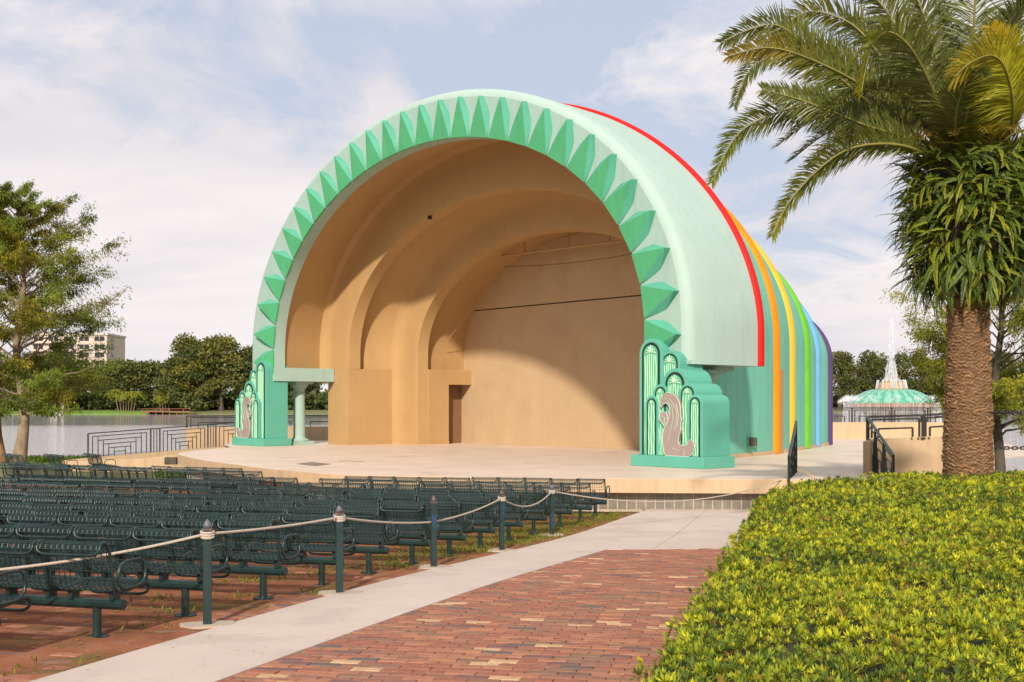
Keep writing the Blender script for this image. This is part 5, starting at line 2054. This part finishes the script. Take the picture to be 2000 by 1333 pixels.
def build_hedge():
    # outline of the clipped top: left edge runs away from the camera, far edge curves round the palm
    left = [(-0.13, 2.6), (0.53, 5.3), (1.70, 9.6), (2.77, 13.7), (3.52, 16.6)]
    far = [(3.72, 17.4), (4.4, 18.8), (5.4, 19.8), (6.6, 20.7), (8.0, 21.3), (9.6, 21.9), (12, 22.5), (16, 23)]
    poly = np.array(left + far + [(16, 2.6)])
    t = thing('hedge', 'broad flat-clipped yellow-green hedge filling the lower right', 'hedge', (5, 12, -0.3))
    off = np.array([5, 12, -0.3])

    def inside(p):
        x, y = p[:, 0], p[:, 1]
        r = np.zeros(len(p), bool)
        n = len(poly)
        for i in range(n):
            x0, y0 = poly[i]
            x1, y1 = poly[(i + 1) % n]
            c = ((y0 > y) != (y1 > y)) & (x < (x1 - x0) * (y - y0) / (y1 - y0 + 1e-12) + x0)
            r ^= c
        return r

    def top(x, y):
        return 0.53 + 0.030 * np.sin(x * 1.7 + 0.6 * y) * np.sin(y * 1.3 - 0.5 * x) + 0.02 * np.sin(x * 4.3 + y * 2.1) * np.sin(y * 3.9 - x)

    def left_d(p):
        """distance to the left/far edge"""
        seg = left + far
        d = np.full(len(p), 99.0)
        for (a, b) in zip(seg[:-1], seg[1:]):
            a, b = np.array(a), np.array(b)
            ab = b - a
            tt = np.clip(((p - a) @ ab) / (ab @ ab), 0, 1)
            d = np.minimum(d, np.linalg.norm(p - (a + tt[:, None] * ab), axis=1))
        return d
    # dark twiggy core
    mb = MB()
    cpoly = [tuple(p) for p in poly]
    c0 = poly.mean(0)
    ins = []
    for p in poly:
        q = p + (c0 - p) / np.linalg.norm(c0 - p) * 0.20
        ins.append((q[0] - off[0], q[1] - off[1]))
    mb.prism(ins, -0.75 + 0.0, 0.47 - off[2], 'z')
    mb.build('twig_core', M['hcore'], t)
    rng = np.random.default_rng(77)
    # rosettes on top, denser near the camera
    pts = []
    for (y0, y1, dens) in ((2.6, 6.8, 760), (6.8, 9.5, 600), (9.5, 13, 400), (13, 17, 270), (17, 23, 190)):
        x1 = 0.48 * y1 + 0.6
        x0 = -0.2
        n = int((x1 - x0) * (y1 - y0) * dens)
        p = np.stack([rng.uniform(x0, x1, n), rng.uniform(y0, y1, n)], -1)
        pts.append(p[inside(p)])
    p = np.concatenate(pts)
    d = left_d(p)
    z = top(p[:, 0], p[:, 1]) - 0.16 * np.clip(1 - d / 0.20, 0, 1) ** 2 + rng.normal(0, 0.022, len(p))
    # holes where the dark inside shows
    hole = np.sin(p[:, 0] * 2.3 + 1.9 * np.sin(p[:, 1] * 1.1)) * np.sin(p[:, 1] * 2.7 + 1.3 * np.sin(p[:, 0] * 1.7)) + rng.normal(0, 0.25, len(p))
    z = np.where(hole > 0.72, z - 0.085, z)
    z = z + 0.035 * np.sin(p[:, 0] * 11.0 + 2.0 * np.sin(p[:, 1] * 7.3)) * np.sin(p[:, 1] * 9.7 + 1.5 * np.sin(p[:, 0] * 8.1))
    C = np.concatenate([p, z[:, None]], 1)
    # skirt on the left and far edges
    seg = left + far
    sk = []
    for (a, b) in zip(seg[:-1], seg[1:]):
        L_ = math.hypot(b[0] - a[0], b[1] - a[1])
        n = int(L_ * 190)
        tt = rng.uniform(0, 1, n)
        q = np.array(a) + tt[:, None] * (np.array(b) - np.array(a)) + rng.normal(0, 0.05, (n, 2))
        zg = G(q[:, 1])
        zz = zg + (0.45 - zg) * rng.uniform(0.05, 1, n)
        sk.append(np.concatenate([q, zz[:, None]], 1))
    SK = np.concatenate(sk)
    base_n = np.concatenate([np.tile([[0, 0, 1.0]], (len(C), 1)), np.tile([[-0.85, 0.1, 0.45]], (len(SK), 1))])
    C = np.concatenate([C, SK])
    n = len(C)
    k = 8
    # patchy colour: lime new growth, mid green, olive brown old leaves
    patch = np.sin(C[:, 0] * 1.3 + 2.0 * np.sin(C[:, 1] * 0.6)) * np.sin(C[:, 1] * 0.9 + C[:, 0] * 0.5) + 0.6 * np.sin(C[:, 0] * 3.1 + C[:, 1] * 2.3)
    w = patch * 0.35 + rng.normal(0, 0.55, n)
    tint = np.where((w > 0.35)[:, None], [1.30, 1.20, 0.9], np.where((w > -0.30)[:, None], [0.74, 0.84, 0.9], [0.26, 0.36, 0.75]))
    br = rng.uniform(0, 1, n) < 0.07
    tint = np.where(br[:, None], [0.70, 0.48, 1.2], tint) * rng.uniform(0.75, 1.25, (n, 1))
    nrm = unit(base_n + rng.normal(0, 0.28, (n, 3)))
    ax = unit(np.cross(nrm, np.array([0.3, 0.9, 0.2])))
    bx = np.cross(nrm, ax)
    sc = rng.choice([0.65, 0.85, 1.0, 1.35], n, p=[0.3, 0.3, 0.28, 0.12]) * rng.uniform(0.85, 1.2, n) * (1 + 0.045 * np.clip(C[:, 1] - 7, 0, 13))
    Ps, Ds, Ss, Ls, Ws, Ts = [], [], [], [], [], []
    for j in range(k):
        an = 2 * math.pi * j / k + rng.uniform(-0.35, 0.35, n)
        el = rng.uniform(0.25, 1.15, n) if j < 5 else rng.uniform(0.9, 1.45, n)
        h = ax * np.cos(an)[:, None] + bx * np.sin(an)[:, None]
        D = unit(h * np.cos(el)[:, None] + nrm * np.sin(el)[:, None])
        S = unit(np.cross(D, nrm))
        Ps.append(C + h * 0.006)
        Ds.append(D)
        Ss.append(S)
        Ls.append(sc * rng.uniform(0.031, 0.050, n))
        Ws.append(sc * rng.uniform(0.010, 0.0155, n))
        Ts.append(tint * rng.uniform(0.8, 1.2, (n, 1)))
    P, D, S = np.concatenate(Ps), np.concatenate(Ds), np.concatenate(Ss)
    V, Fc = quads(P - off, D, S, np.concatenate(Ls), np.concatenate(Ws))
    o = stuff(put('leaves', npmesh('leaves', V, Fc, M['hleaf'], tint=np.repeat(np.concatenate(Ts), 4, axis=0)), t))
    return t


build_hedge()

# ------------------------------------------------------------------ date palm with ferns
PY = 20.5
PX = (1891 - 1000) / 2300 * PY


def build_palm():
    zb = float(G(PY)) - 0.1
    t = thing('date_palm', 'tall date palm with rough brown trunk and arching fronds', 'palm tree', (PX, PY, zb))
    # trunk with rows of overlapping leaf scars
    zt = 6.25
    nz, na = 560, 150
    zs = np.linspace(zb, zt, nz)
    an = np.linspace(0, 2 * math.pi, na, endpoint=False)
    Z, A = np.meshgrid(zs, an, indexing='ij')
    rad = np.interp(Z, [zb, 0.5, 1.4, 2.5, 3.6, 5.0, 6.25], [0.48, 0.42, 0.395, 0.36, 0.34, 0.37, 0.43])
    rng = np.random.default_rng(5)
    rows = 0.062
    wob = 0.020 * np.sin(3 * A + 1.0 + Z * 2.1) + 0.017 * np.sin(7 * A + 0.7 * np.sin(Z * 5)) + 0.012 * np.sin(13 * A + Z * 9) + 0.010 * np.sin(23 * A - Z * 14)
    wob += 0.016 * np.sin(5 * A + 3.1 * np.sin(Z * 3.3) + Z * 21) * np.sin(11 * A - Z * 6.1) + 0.010 * np.sin(41 * A + Z * 33)
    q = (Z + wob) / rows
    ri = np.floor(q).astype(int)
    f = q - ri
    nscale = 9
    ph = (A / (2 * math.pi) * nscale + 0.5 * (ri % 2))
    ci = np.floor(ph).astype(int) % nscale
    g = ph - np.floor(ph)
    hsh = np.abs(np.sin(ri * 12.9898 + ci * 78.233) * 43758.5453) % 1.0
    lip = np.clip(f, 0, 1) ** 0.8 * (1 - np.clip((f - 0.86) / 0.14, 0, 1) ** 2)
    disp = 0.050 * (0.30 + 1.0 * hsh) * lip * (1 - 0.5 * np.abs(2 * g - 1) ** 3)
    disp += 0.010 * np.sin(A * 31 + 5 * hsh) * lip * 0.5
    fade = np.clip((Z - 3.6) / 0.5, 0, 1)
    rr = rad + disp - 0.018
    V = np.stack([rr * np.cos(A), rr * np.sin(A), Z - zb], -1).reshape(-1, 3)
    idx = np.arange(nz * na).reshape(nz, na)
    nx = np.roll(idx, -1, axis=1)
    Fc = np.stack([idx[:-1], nx[:-1], nx[1:], idx[1:]], -1).reshape(-1, 4)
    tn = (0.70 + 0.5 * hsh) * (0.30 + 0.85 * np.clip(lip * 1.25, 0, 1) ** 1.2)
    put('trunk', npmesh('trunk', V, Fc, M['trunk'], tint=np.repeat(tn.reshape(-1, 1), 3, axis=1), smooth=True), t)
    # boots of old leaf bases in the crown
    for k in range(70):
        a = k * 2.399963
        z0 = 5.75 + 0.011 * k
        r0 = 0.40
        d = np.array([math.cos(a), math.sin(a), 0])
        p0 = d * r0 + np.array([0, 0, z0 - zb])
        p1 = p0 + d * 0.22 + np.array([0, 0, 0.30])
        MB().tube([tuple(p0 - d * 0.1), tuple(p0 * 0.5 + p1 * 0.5), tuple(p1)], [0.10, 0.08, 0.05], 5).build('leaf_base', M['boot'], t)

    base = np.array([PX, PY, zb])
    rg = np.random.default_rng(31)

    def frond(pts, leaf=0.50, tint=(1, 1, 1), tip_tint=None, nl=112, vee=0.50, hang=0.30, width=0.026, start=0.13, rt=0.030, sides=(-1, 1), roll=0.0):
        """pts: Bezier-like control polyline in local metres"""
        P = np.array(pts, float)
        # Catmull-Rom through the points
        u = np.linspace(0, len(P) - 1, 40)
        i = np.clip(np.floor(u).astype(int), 0, len(P) - 2)
        tt = (u - i)[:, None]
        p0, p1, p2, p3 = P[np.maximum(i - 1, 0)], P[i], P[i + 1], P[np.minimum(i + 2, len(P) - 1)]
        c = 0.5 * (2 * p1 + (p2 - p0) * tt + (2 * p0 - 5 * p1 + 4 * p2 - p3) * tt ** 2 + (3 * p1 - p0 - 3 * p2 + p3) * tt ** 3)
        sl = np.r_[0, np.cumsum(np.linalg.norm(np.diff(c, axis=0), axis=1))]
        sl /= sl[-1]
        rc = MB().tube([tuple(x) for x in c], [rt * (1 - 0.85 * s) + 0.003 for s in sl], 5)
        s = np.linspace(start, 0.995, nl)
        parts = []
        q = np.stack([np.interp(s, sl, c[:, d]) for d in range(3)], -1)
        tang = unit(np.gradient(q, axis=0))
        up = np.array([0, 0, 1.0])
        side = np.cross(tang, up)
        side = unit(side + 1e-4)
        nrm = unit(np.cross(side, tang))
        cr, sr = math.cos(roll), math.sin(roll)
        side, nrm = side * cr + nrm * sr, nrm * cr - side * sr
        prof = 1.22 * leaf * np.clip(0.30 + 1.25 * (s - start) * 1.9, 0, 1) * (1 - 0.72 * np.clip((s - 0.5) / 0.5, 0, 1) ** 1.5)
        for sg in sides:
            for rep in range(2):
                j = rg.normal(0, 0.14, (nl, 3))
                D = unit(side * sg * 0.80 + tang * (0.42 + 0.42 * s[:, None]) + nrm * vee * (1 if rep == 0 else 0.55) + j)
                Ls = prof * rg.uniform(0.85, 1.12, nl)
                S = unit(np.cross(D, nrm + 0.3 * side * sg + rg.normal(0, 0.2, (nl, 3))))
                W_ = width * rg.uniform(0.8, 1.2, nl)
                m1 = q + D * (Ls * 0.45)[:, None]
                D2 = unit(D + np.array([0, 0, -hang]) * rg.uniform(0.6, 1.4, (nl, 1)))
                m2 = m1 + D2 * (Ls * 0.55)[:, None]
                v = np.stack([q - S * W_[:, None] * 0.25, q + S * W_[:, None] * 0.25, m1 + S * W_[:, None] * 0.5, m1 - S * W_[:, None] * 0.5,
                              m2 + S * 0.003, m2 - S * 0.003], 1).reshape(-1, 3)
                b = np.arange(nl)[:, None] * 6
                f1 = b + np.array([[0, 1, 2, 3]])
                f2 = b + np.array([[3, 2, 4, 5]])
                base_t = np.array(tint)[None] * rg.uniform(0.75, 1.25, (nl, 1))
                if tip_tint is not None:
                    w = np.clip((s - 0.60) / 0.38, 0, 1)[:, None]
                    base_t = base_t * (1 - w) + np.array(tip_tint)[None] * w * rg.uniform(0.8, 1.2, (nl, 1))
                tcol = np.repeat(base_t, 6, axis=0)
                parts.append((v, np.concatenate([f1, f2]), tcol))
        V_, F_, T_ = merge(parts)
        o = put('frond', npmesh('frond', V_, F_, M['pleaf'], tint=T_), t)
        put('rachis', rc.mesh('rachis', M['rachis'], smooth=True, fix=False), o)
        return o

    def loc(px, py, dy):
        p = at(px, py, PY + dy)
        return np.array(p) - base

    def cz(x, y, dy):
        return loc(1380 + x / 2.221, y / 2.221, dy)
    G_ = (1.0, 1.0, 1.0)
    OL = (1.10, 1.05, 0.85)
    YE = (2.9, 2.4, 0.6)
    vis = [
        ([cz(1010, 690, 0), cz(900, 615, -.2), cz(740, 480, -.5), cz(520, 285, -.8), cz(330, 120, -1.0), cz(200, 125, -1.1), cz(62, 188, -1.2)], .46, G_, None),
        ([cz(1030, 680, 0), cz(900, 450, .3), cz(680, 150, .5), cz(540, 66, .6), cz(430, 55, .6), cz(352, 105, .6), cz(300, 200, .6)], .46, OL, (2.2, 1.7, .7)),
        ([cz(1020, 700, 0), cz(800, 470, -.4), cz(640, 350, -.7), cz(420, 245, -1.0), cz(260, 208, -1.1), cz(95, 245, -1.2)], .48, OL, (2.6, 1.6, 1.3)),
        ([cz(1040, 690, 0), cz(800, 400, .8), cz(540, 240, 1.3), cz(330, 215, 1.6), cz(190, 300, 1.7), cz(120, 460, 1.7)], .44, G_, None),
        ([cz(1000, 690, 0), cz(860, 600, -.5), cz(700, 548, -.8), cz(560, 492, -1.0), cz(400, 432, -1.2), cz(240, 388, -1.3)], .44, G_, None),
        ([cz(1000, 700, 0), cz(860, 610, -.3), cz(640, 515, -.6), cz(430, 470, -.8), cz(280, 500, -.9), cz(130, 590, -1.0), cz(22, 795, -1.0)], .42, G_, (1.5, 1.5, .9)),
        ([cz(1010, 705, 0), cz(880, 640, -.5), cz(740, 625, -.8), cz(600, 655, -1.0), cz(470, 750, -1.2), cz(350, 890, -1.3), cz(286, 1028, -1.3)], .42, OL, (2.0, 1.7, .9)),
        ([cz(1075, 690, 0), cz(1020, 490, -.9), cz(940, 300, -1.5), cz(860, 180, -1.9), cz(775, 140, -2.1), cz(710, 220, -2.2), cz(672, 400, -2.2)], .52, G_, (2.8, 2.3, .7)),
        ([cz(1130, 690, 0), cz(1140, 400, -.5), cz(1160, 100, -1.0), cz(1175, -250, -1.3), cz(1190, -520, -1.2)], .62, G_, None),
        ([cz(1110, 690, 0), cz(1120, 480, .6), cz(1060, 180, 1.2), cz(950, -60, 1.5), cz(800, -200, 1.7)], .58, G_, None),
        ([cz(1060, 690, 0), cz(960, 420, -.3), cz(830, 130, -.6), cz(720, -20, -.7), cz(610, -90, -.8)], .52, G_, None),
        ([cz(1300, 660, 0), cz(1330, 480, -1.2), cz(1300, 310, -1.9), cz(1240, 242, -2.2), cz(1150, 270, -2.3), cz(1075, 335, -2.3)], .66, YE, (3.2, 2.1, 1.2)),
        ([cz(1290, 660, 0), cz(1330, 500, -1.0), cz(1330, 330, -1.5), cz(1285, 200, -1.8), cz(1235, 118, -1.9)], .42, (2.9, 1.9, .45), (3.4, 1.9, .45)),
        ([cz(1230, 690, 0), cz(1290, 420, .3), cz(1340, 130, .6), cz(1440, -80, .8), cz(1580, -160, 1.0)], .58, G_, None),
        ([cz(1190, 690, 0), cz(1220, 420, -.7), cz(1290, 150, -1.2), cz(1390, 20, -1.6), cz(1520, 60, -1.9)], .52, G_, None),
        ([cz(1300, 690, 0), cz(1400, 610, -.4), cz(1560, 580, -.7), cz(1720, 640, -.9), cz(1830, 800, -1.0)], .46, OL, None),
        ([cz(1290, 700, 0), cz(1420, 655, -.8), cz(1560, 680, -1.2), cz(1660, 780, -1.5)], .42, (1.6, 1.6, .8), None),
        ([cz(1120, 690, 0), cz(1080, 560, -1.0), cz(1100, 420, -1.6), cz(1150, 330, -2.1), cz(1200, 330, -2.5)], .44, G_, None),
        ([cz(1150, 700, 0), cz(1120, 560, -1.0), cz(1150, 430, -1.5), cz(1180, 330, -1.8)], .40, (1.5, 1.5, .8), None),
        ([cz(1040, 695, 0), cz(940, 520, .3), cz(820, 320, .6), cz(720, 160, .8), cz(600, 90, 1.0)], .48, G_, None),
        ([cz(1090, 690, 0), cz(1030, 440, -.4), cz(980, 180, -.7), cz(900, -30, -.8), cz(820, -110, -.9)], .52, G_, None),
    ]
    rolls = [58, 50, 55, 62, 70, 60, 55, 20, 5, 10, 40, 45, 30, -20, 10, -55, -50, 0, 0, 45, 25]
    for (pts, lf, tnt, tip), ro in zip(vis, rolls):
        frond(pts, lf, tnt, tip, roll=-R(ro), vee=0.32 if abs(ro) > 40 else 0.5)
    # the rest of the crown, mostly above and beyond the frame
    for k in range(16):
        a = R(-10 + 14 * k) + rg.normal(0, 0.1)
        el = rg.uniform(0.65, 1.35)
        L_ = rg.uniform(3.6, 4.6)
        hd = np.array([math.cos(a), abs(math.sin(a)) * 0.9 if math.sin(a) > -0.4 else math.sin(a), 0])
        st = np.array([0, 0, 6.15 - zb])
        pts = [st + hd * L_ * math.cos(el) * v + np.array([0, 0, 1]) * (L_ * math.sin(el) * v - L_ * 0.62 * v ** 2.2) for v in (0, .2, .4, .6, .8, 1.0)]
        frond(pts, rg.uniform(.44, .56), G_ if k % 4 else OL, None, nl=90)
    # dead brown stubs hanging among the boots
    for k in range(9):
        a = R(180 + 20 * k)
        d = np.array([math.cos(a), math.sin(a), 0])
        st = d * 0.42 + np.array([0, 0, 6.0 - zb])
        pts = [st, st + d * 0.35 + np.array([0, 0, 0.28]), st + d * 0.75 + np.array([0, 0, 0.35]), st + d * 1.05 + np.array([0, 0, 0.2])]
        frond(pts, 0.22, (2.6, 1.5, 1.0), None, nl=22, width=0.02)
    return t


build_palm()


def build_ferns():
    z_lo, z_hi = 4.10, 6.15
    t = thing('fern_mass', 'bushy green fern mass growing round the palm below its crown', 'fern', (PX, PY, z_lo))
    # root mat
    prof = [(0.36, -0.35), (0.46, -0.1), (0.62, 0.25), (0.72, 0.8), (0.72, 1.4), (0.60, 1.9), (0.42, 2.25)]
    auto_smooth(MB().lathe(prof, 28).build('root_mat', M['fernroot'], t), 60)
    rg = np.random.default_rng(8)

    def fern_arrays(L_, droop, seed):
        r = np.random.default_rng(seed)
        n = 26
        s = np.linspace(0, 1, n)
        el0 = 0.55
        x = L_ * (s - 0.10 * s ** 2)
        z = L_ * (math.sin(el0) * s - droop * s ** 2)
        q = np.stack([x, 0.04 * L_ * np.sin(s * 3 + seed), z], -1)
        tang = unit(np.gradient(q, axis=0))
        side = np.tile([[0, 1.0, 0]], (n, 1))
        nrm = unit(np.cross(tang, side))
        w = 0.054 * np.sin(np.pi * np.clip(0.10 + 0.86 * s, 0, 1)) ** 0.8 * (L_ / 0.7) ** 0.5
        parts = []
        for sg in (-1, 1):
            D = unit(side * sg + tang * 0.35 - nrm * 0.0 + np.array([0, 0, -0.25]) + r.normal(0, 0.10, (n, 3)))
            v, f = quads(q, D, tang, w, L_ / n * 2.3)
            parts.append((v, f, np.repeat(r.uniform(0.85, 1.15, (n, 1)), 4, axis=0) * np.ones((1, 3))))
        return merge(parts)
    protos = []
    for k in range(10):
        V, Fc, T = fern_arrays((0.46, 0.54, 0.62, 0.70, 0.58)[k % 5], (0.45, 0.62, 0.75, 0.66, 0.90)[k % 5] + 0.02 * k, k)
        tb = [(0.8, 0.85, 0.9), (1.45, 1.25, 0.9), (0.45, 0.55, 0.7), (1.1, 1.05, 0.9), (0.62, 0.74, 0.8)][(k * 3) % 5]
        protos.append((V, Fc, T * np.array(tb)))
    mes = [npmesh('fern_frond', v, f, M['fern'], tint=tt) for v, f, tt in protos]
    items = []
    for k in range(1500):
        a = rg.uniform(0, 2 * math.pi)
        u = rg.uniform(-0.05, 1.0) ** 1.0
        h = u * (z_hi - z_lo)
        r0 = np.interp(h, [-0.35, 0.0, 0.3, 0.8, 1.4, 1.9, 2.3], [0.38, 0.55, 0.66, 0.74, 0.74, 0.66, 0.50]) * rg.uniform(0.85, 1.25)
        sc = rg.uniform(0.75, 1.2) * (1.0 if h > 0.35 else 1.15)
        tilt = rg.normal(0, 0.50) + (0.45 if h < 0.5 else 0.05) - 0.25 * (h - 1.0)
        facing = -math.sin(a)
        items.append((facing, a, h, r0, sc, tilt, rg.integers(0, 10), rg.normal(0, 0.6)))
    items.sort(key=lambda q: -q[0])
    vis_n = 0
    parts = []
    for i, (fc, a, h, r0, sc, tilt, pi_, tw) in enumerate(items):
        mt = Matrix.Translation((r0 * math.cos(a), r0 * math.sin(a), h)) @ Matrix.Rotation(a + tw * 0.9, 4, 'Z') @ Matrix.Rotation(tilt, 4, 'Y') @ Matrix.Rotation(tw, 4, 'X') @ Matrix.Scale(sc, 4)
        if i < 300:
            o = bpy.data.objects.new('fern_frond', mes[pi_])
            COL.objects.link(o)
            o.parent = t
            o.matrix_local = mt
        else:
            v, f, tt = protos[pi_]
            A = np.array(mt)
            parts.append((v @ A[:3, :3].T + A[:3, 3], f, tt))
    V, Fc, T = merge(parts)
    stuff(put('fern_foliage', npmesh('fern_foliage', V, Fc, M['fern'], tint=T), t))
    # dead roots and wisps hanging out
    mb = MB()
    r = random.Random(12)
    for k in range(70):
        a = r.uniform(0, 6.28)
        z = r.uniform(-0.2, 1.2)
        rr = 0.7
        p = [(rr * math.cos(a), rr * math.sin(a), z)]
        for s in range(3):
            p.append((p[-1][0] + 0.12 * math.cos(a) + r.uniform(-.08, .08), p[-1][1] + 0.12 * math.sin(a) + r.uniform(-.08, .08), p[-1][2] - r.uniform(.1, .3)))
        mb.tube(p, 0.004, 3, caps=False)
    mb.build('hanging_roots', M['fernroot'], t)


build_ferns()


def build_weeds():
    rng = np.random.default_rng(91)
    P = []
    for _ in range(420):
        y = rng.uniform(8.5, 27.8)
        x = xl(y) - abs(rng.normal(0.9, 0.8)) - 0.12
        dens = np.clip((y - 14) / 10, 0.12, 1.0)
        if rng.uniform() > dens:
            continue
        n = rng.integers(14, 46)
        c = np.array([x, y])
        q = c + rng.normal(0, 0.15 + 0.08 * dens, (n, 2))
        q = q[q[:, 0] < xl(q[:, 1]) - 0.03]
        P.append(np.concatenate([q, (G(q[:, 1]) - 0.012)[:, None]], 1))
    # the greener patch beside the last posts
    n = 5200
    y = rng.uniform(18.0, 27.8, n)
    x = xl(y) - np.abs(rng.normal(0.9, 0.7, n)) - 0.25
    keep = (np.sin(x * 2.1 + y * 0.7) * np.sin(y * 1.9 - x) + rng.normal(0, 0.5, n)) > 0.15
    P.append(np.stack([x, y, G(y) - 0.012], -1)[keep])
    P = np.concatenate(P)
    n = len(P)
    D = unit(rng.normal(0, 0.7, (n, 3)) + np.array([0, 0, 0.75]))
    D[:, 2] = np.abs(D[:, 2])
    S = unit(np.cross(D, rand_dir(n, rng)))
    V, Fc = quads(P, D, S, rng.uniform(0.03, 0.10, n), rng.uniform(0.008, 0.018, n))
    T = np.repeat(np.array([[1.0, 0.95, 0.8]]) * rng.uniform(0.5, 1.35, (n, 1)) * np.where(rng.uniform(0, 1, (n, 1)) < 0.3, [[1.4, 0.9, 0.8]], [[1, 1, 1]]), 4, axis=0)
    o = stuff(put('grass', npmesh('grass', V, Fc, M['grass'], tint=T)))
    o['label'] = 'patchy weeds and grass in the dirt beside the bench ends'
    o['category'] = 'grass'
    # verge grass by the vents and along the left shore
    P = []
    q = at(352, 905, 45)
    n = 900
    P.append(np.stack([q.x + rng.uniform(-0.9, 0.9, n), 45 + rng.uniform(-0.4, 0.3, n), np.full(n, -0.95)], -1))
    n = 6000
    xx = rng.uniform(-30, -14.0, n)
    P.append(np.stack([xx, rng.uniform(58, 62.5, n), np.full(n, -1.08)], -1))
    P = np.concatenate(P)
    n = len(P)
    D = unit(rng.normal(0, 0.4, (n, 3)) + np.array([0, 0, 1.0]))
    S = unit(np.cross(D, rand_dir(n, rng)))
    V, Fc = quads(P, D, S, rng.uniform(0.12, 0.34, n), 0.05)
    o = stuff(put('verge_grass', npmesh('verge_grass', V, Fc, M['grass'], tint=np.repeat(np.array([[1.0, 1.05, 0.8]]) * rng.uniform(0.7, 1.4, (n, 1)), 4, axis=0))))
    o['label'] = 'bright green verge grass at the lake edge and by the vents'
    o['category'] = 'grass'
    # fallen leaves and litter on walk and dirt
    n = 420
    y = rng.uniform(7.5, 24, n)
    off = rng.normal(0, 1.7, n)
    x = xl(y) + 0.3 + off
    ok = x < xr(y) + 1.2
    x, y = x[ok], y[ok]
    n = len(x)
    onwalk = (x > xl(y)) & (x < xr(y))
    z = G(y) + np.where(onwalk, 0.011, 0.006)
    P = np.stack([x, y, z], -1)
    D = unit(np.stack([rng.normal(size=n), rng.normal(size=n), rng.normal(0, 0.06, n)], -1))
    S = unit(np.cross(D, np.array([0, 0, 1.0]) + rng.normal(0, 0.1, (n, 3))))
    L_ = np.where(onwalk, 0.6, 1.0) * rng.uniform(0.015, 0.05, n)
    V, Fc = quads(P, D, S, L_, L_ * 0.6)
    o = stuff(put('leaf_litter', npmesh('leaf_litter', V, Fc, M['deadleaf'])))
    o['label'] = 'scattered fallen leaves on the walk and the dirt'
    o['category'] = 'litter'


build_weeds()
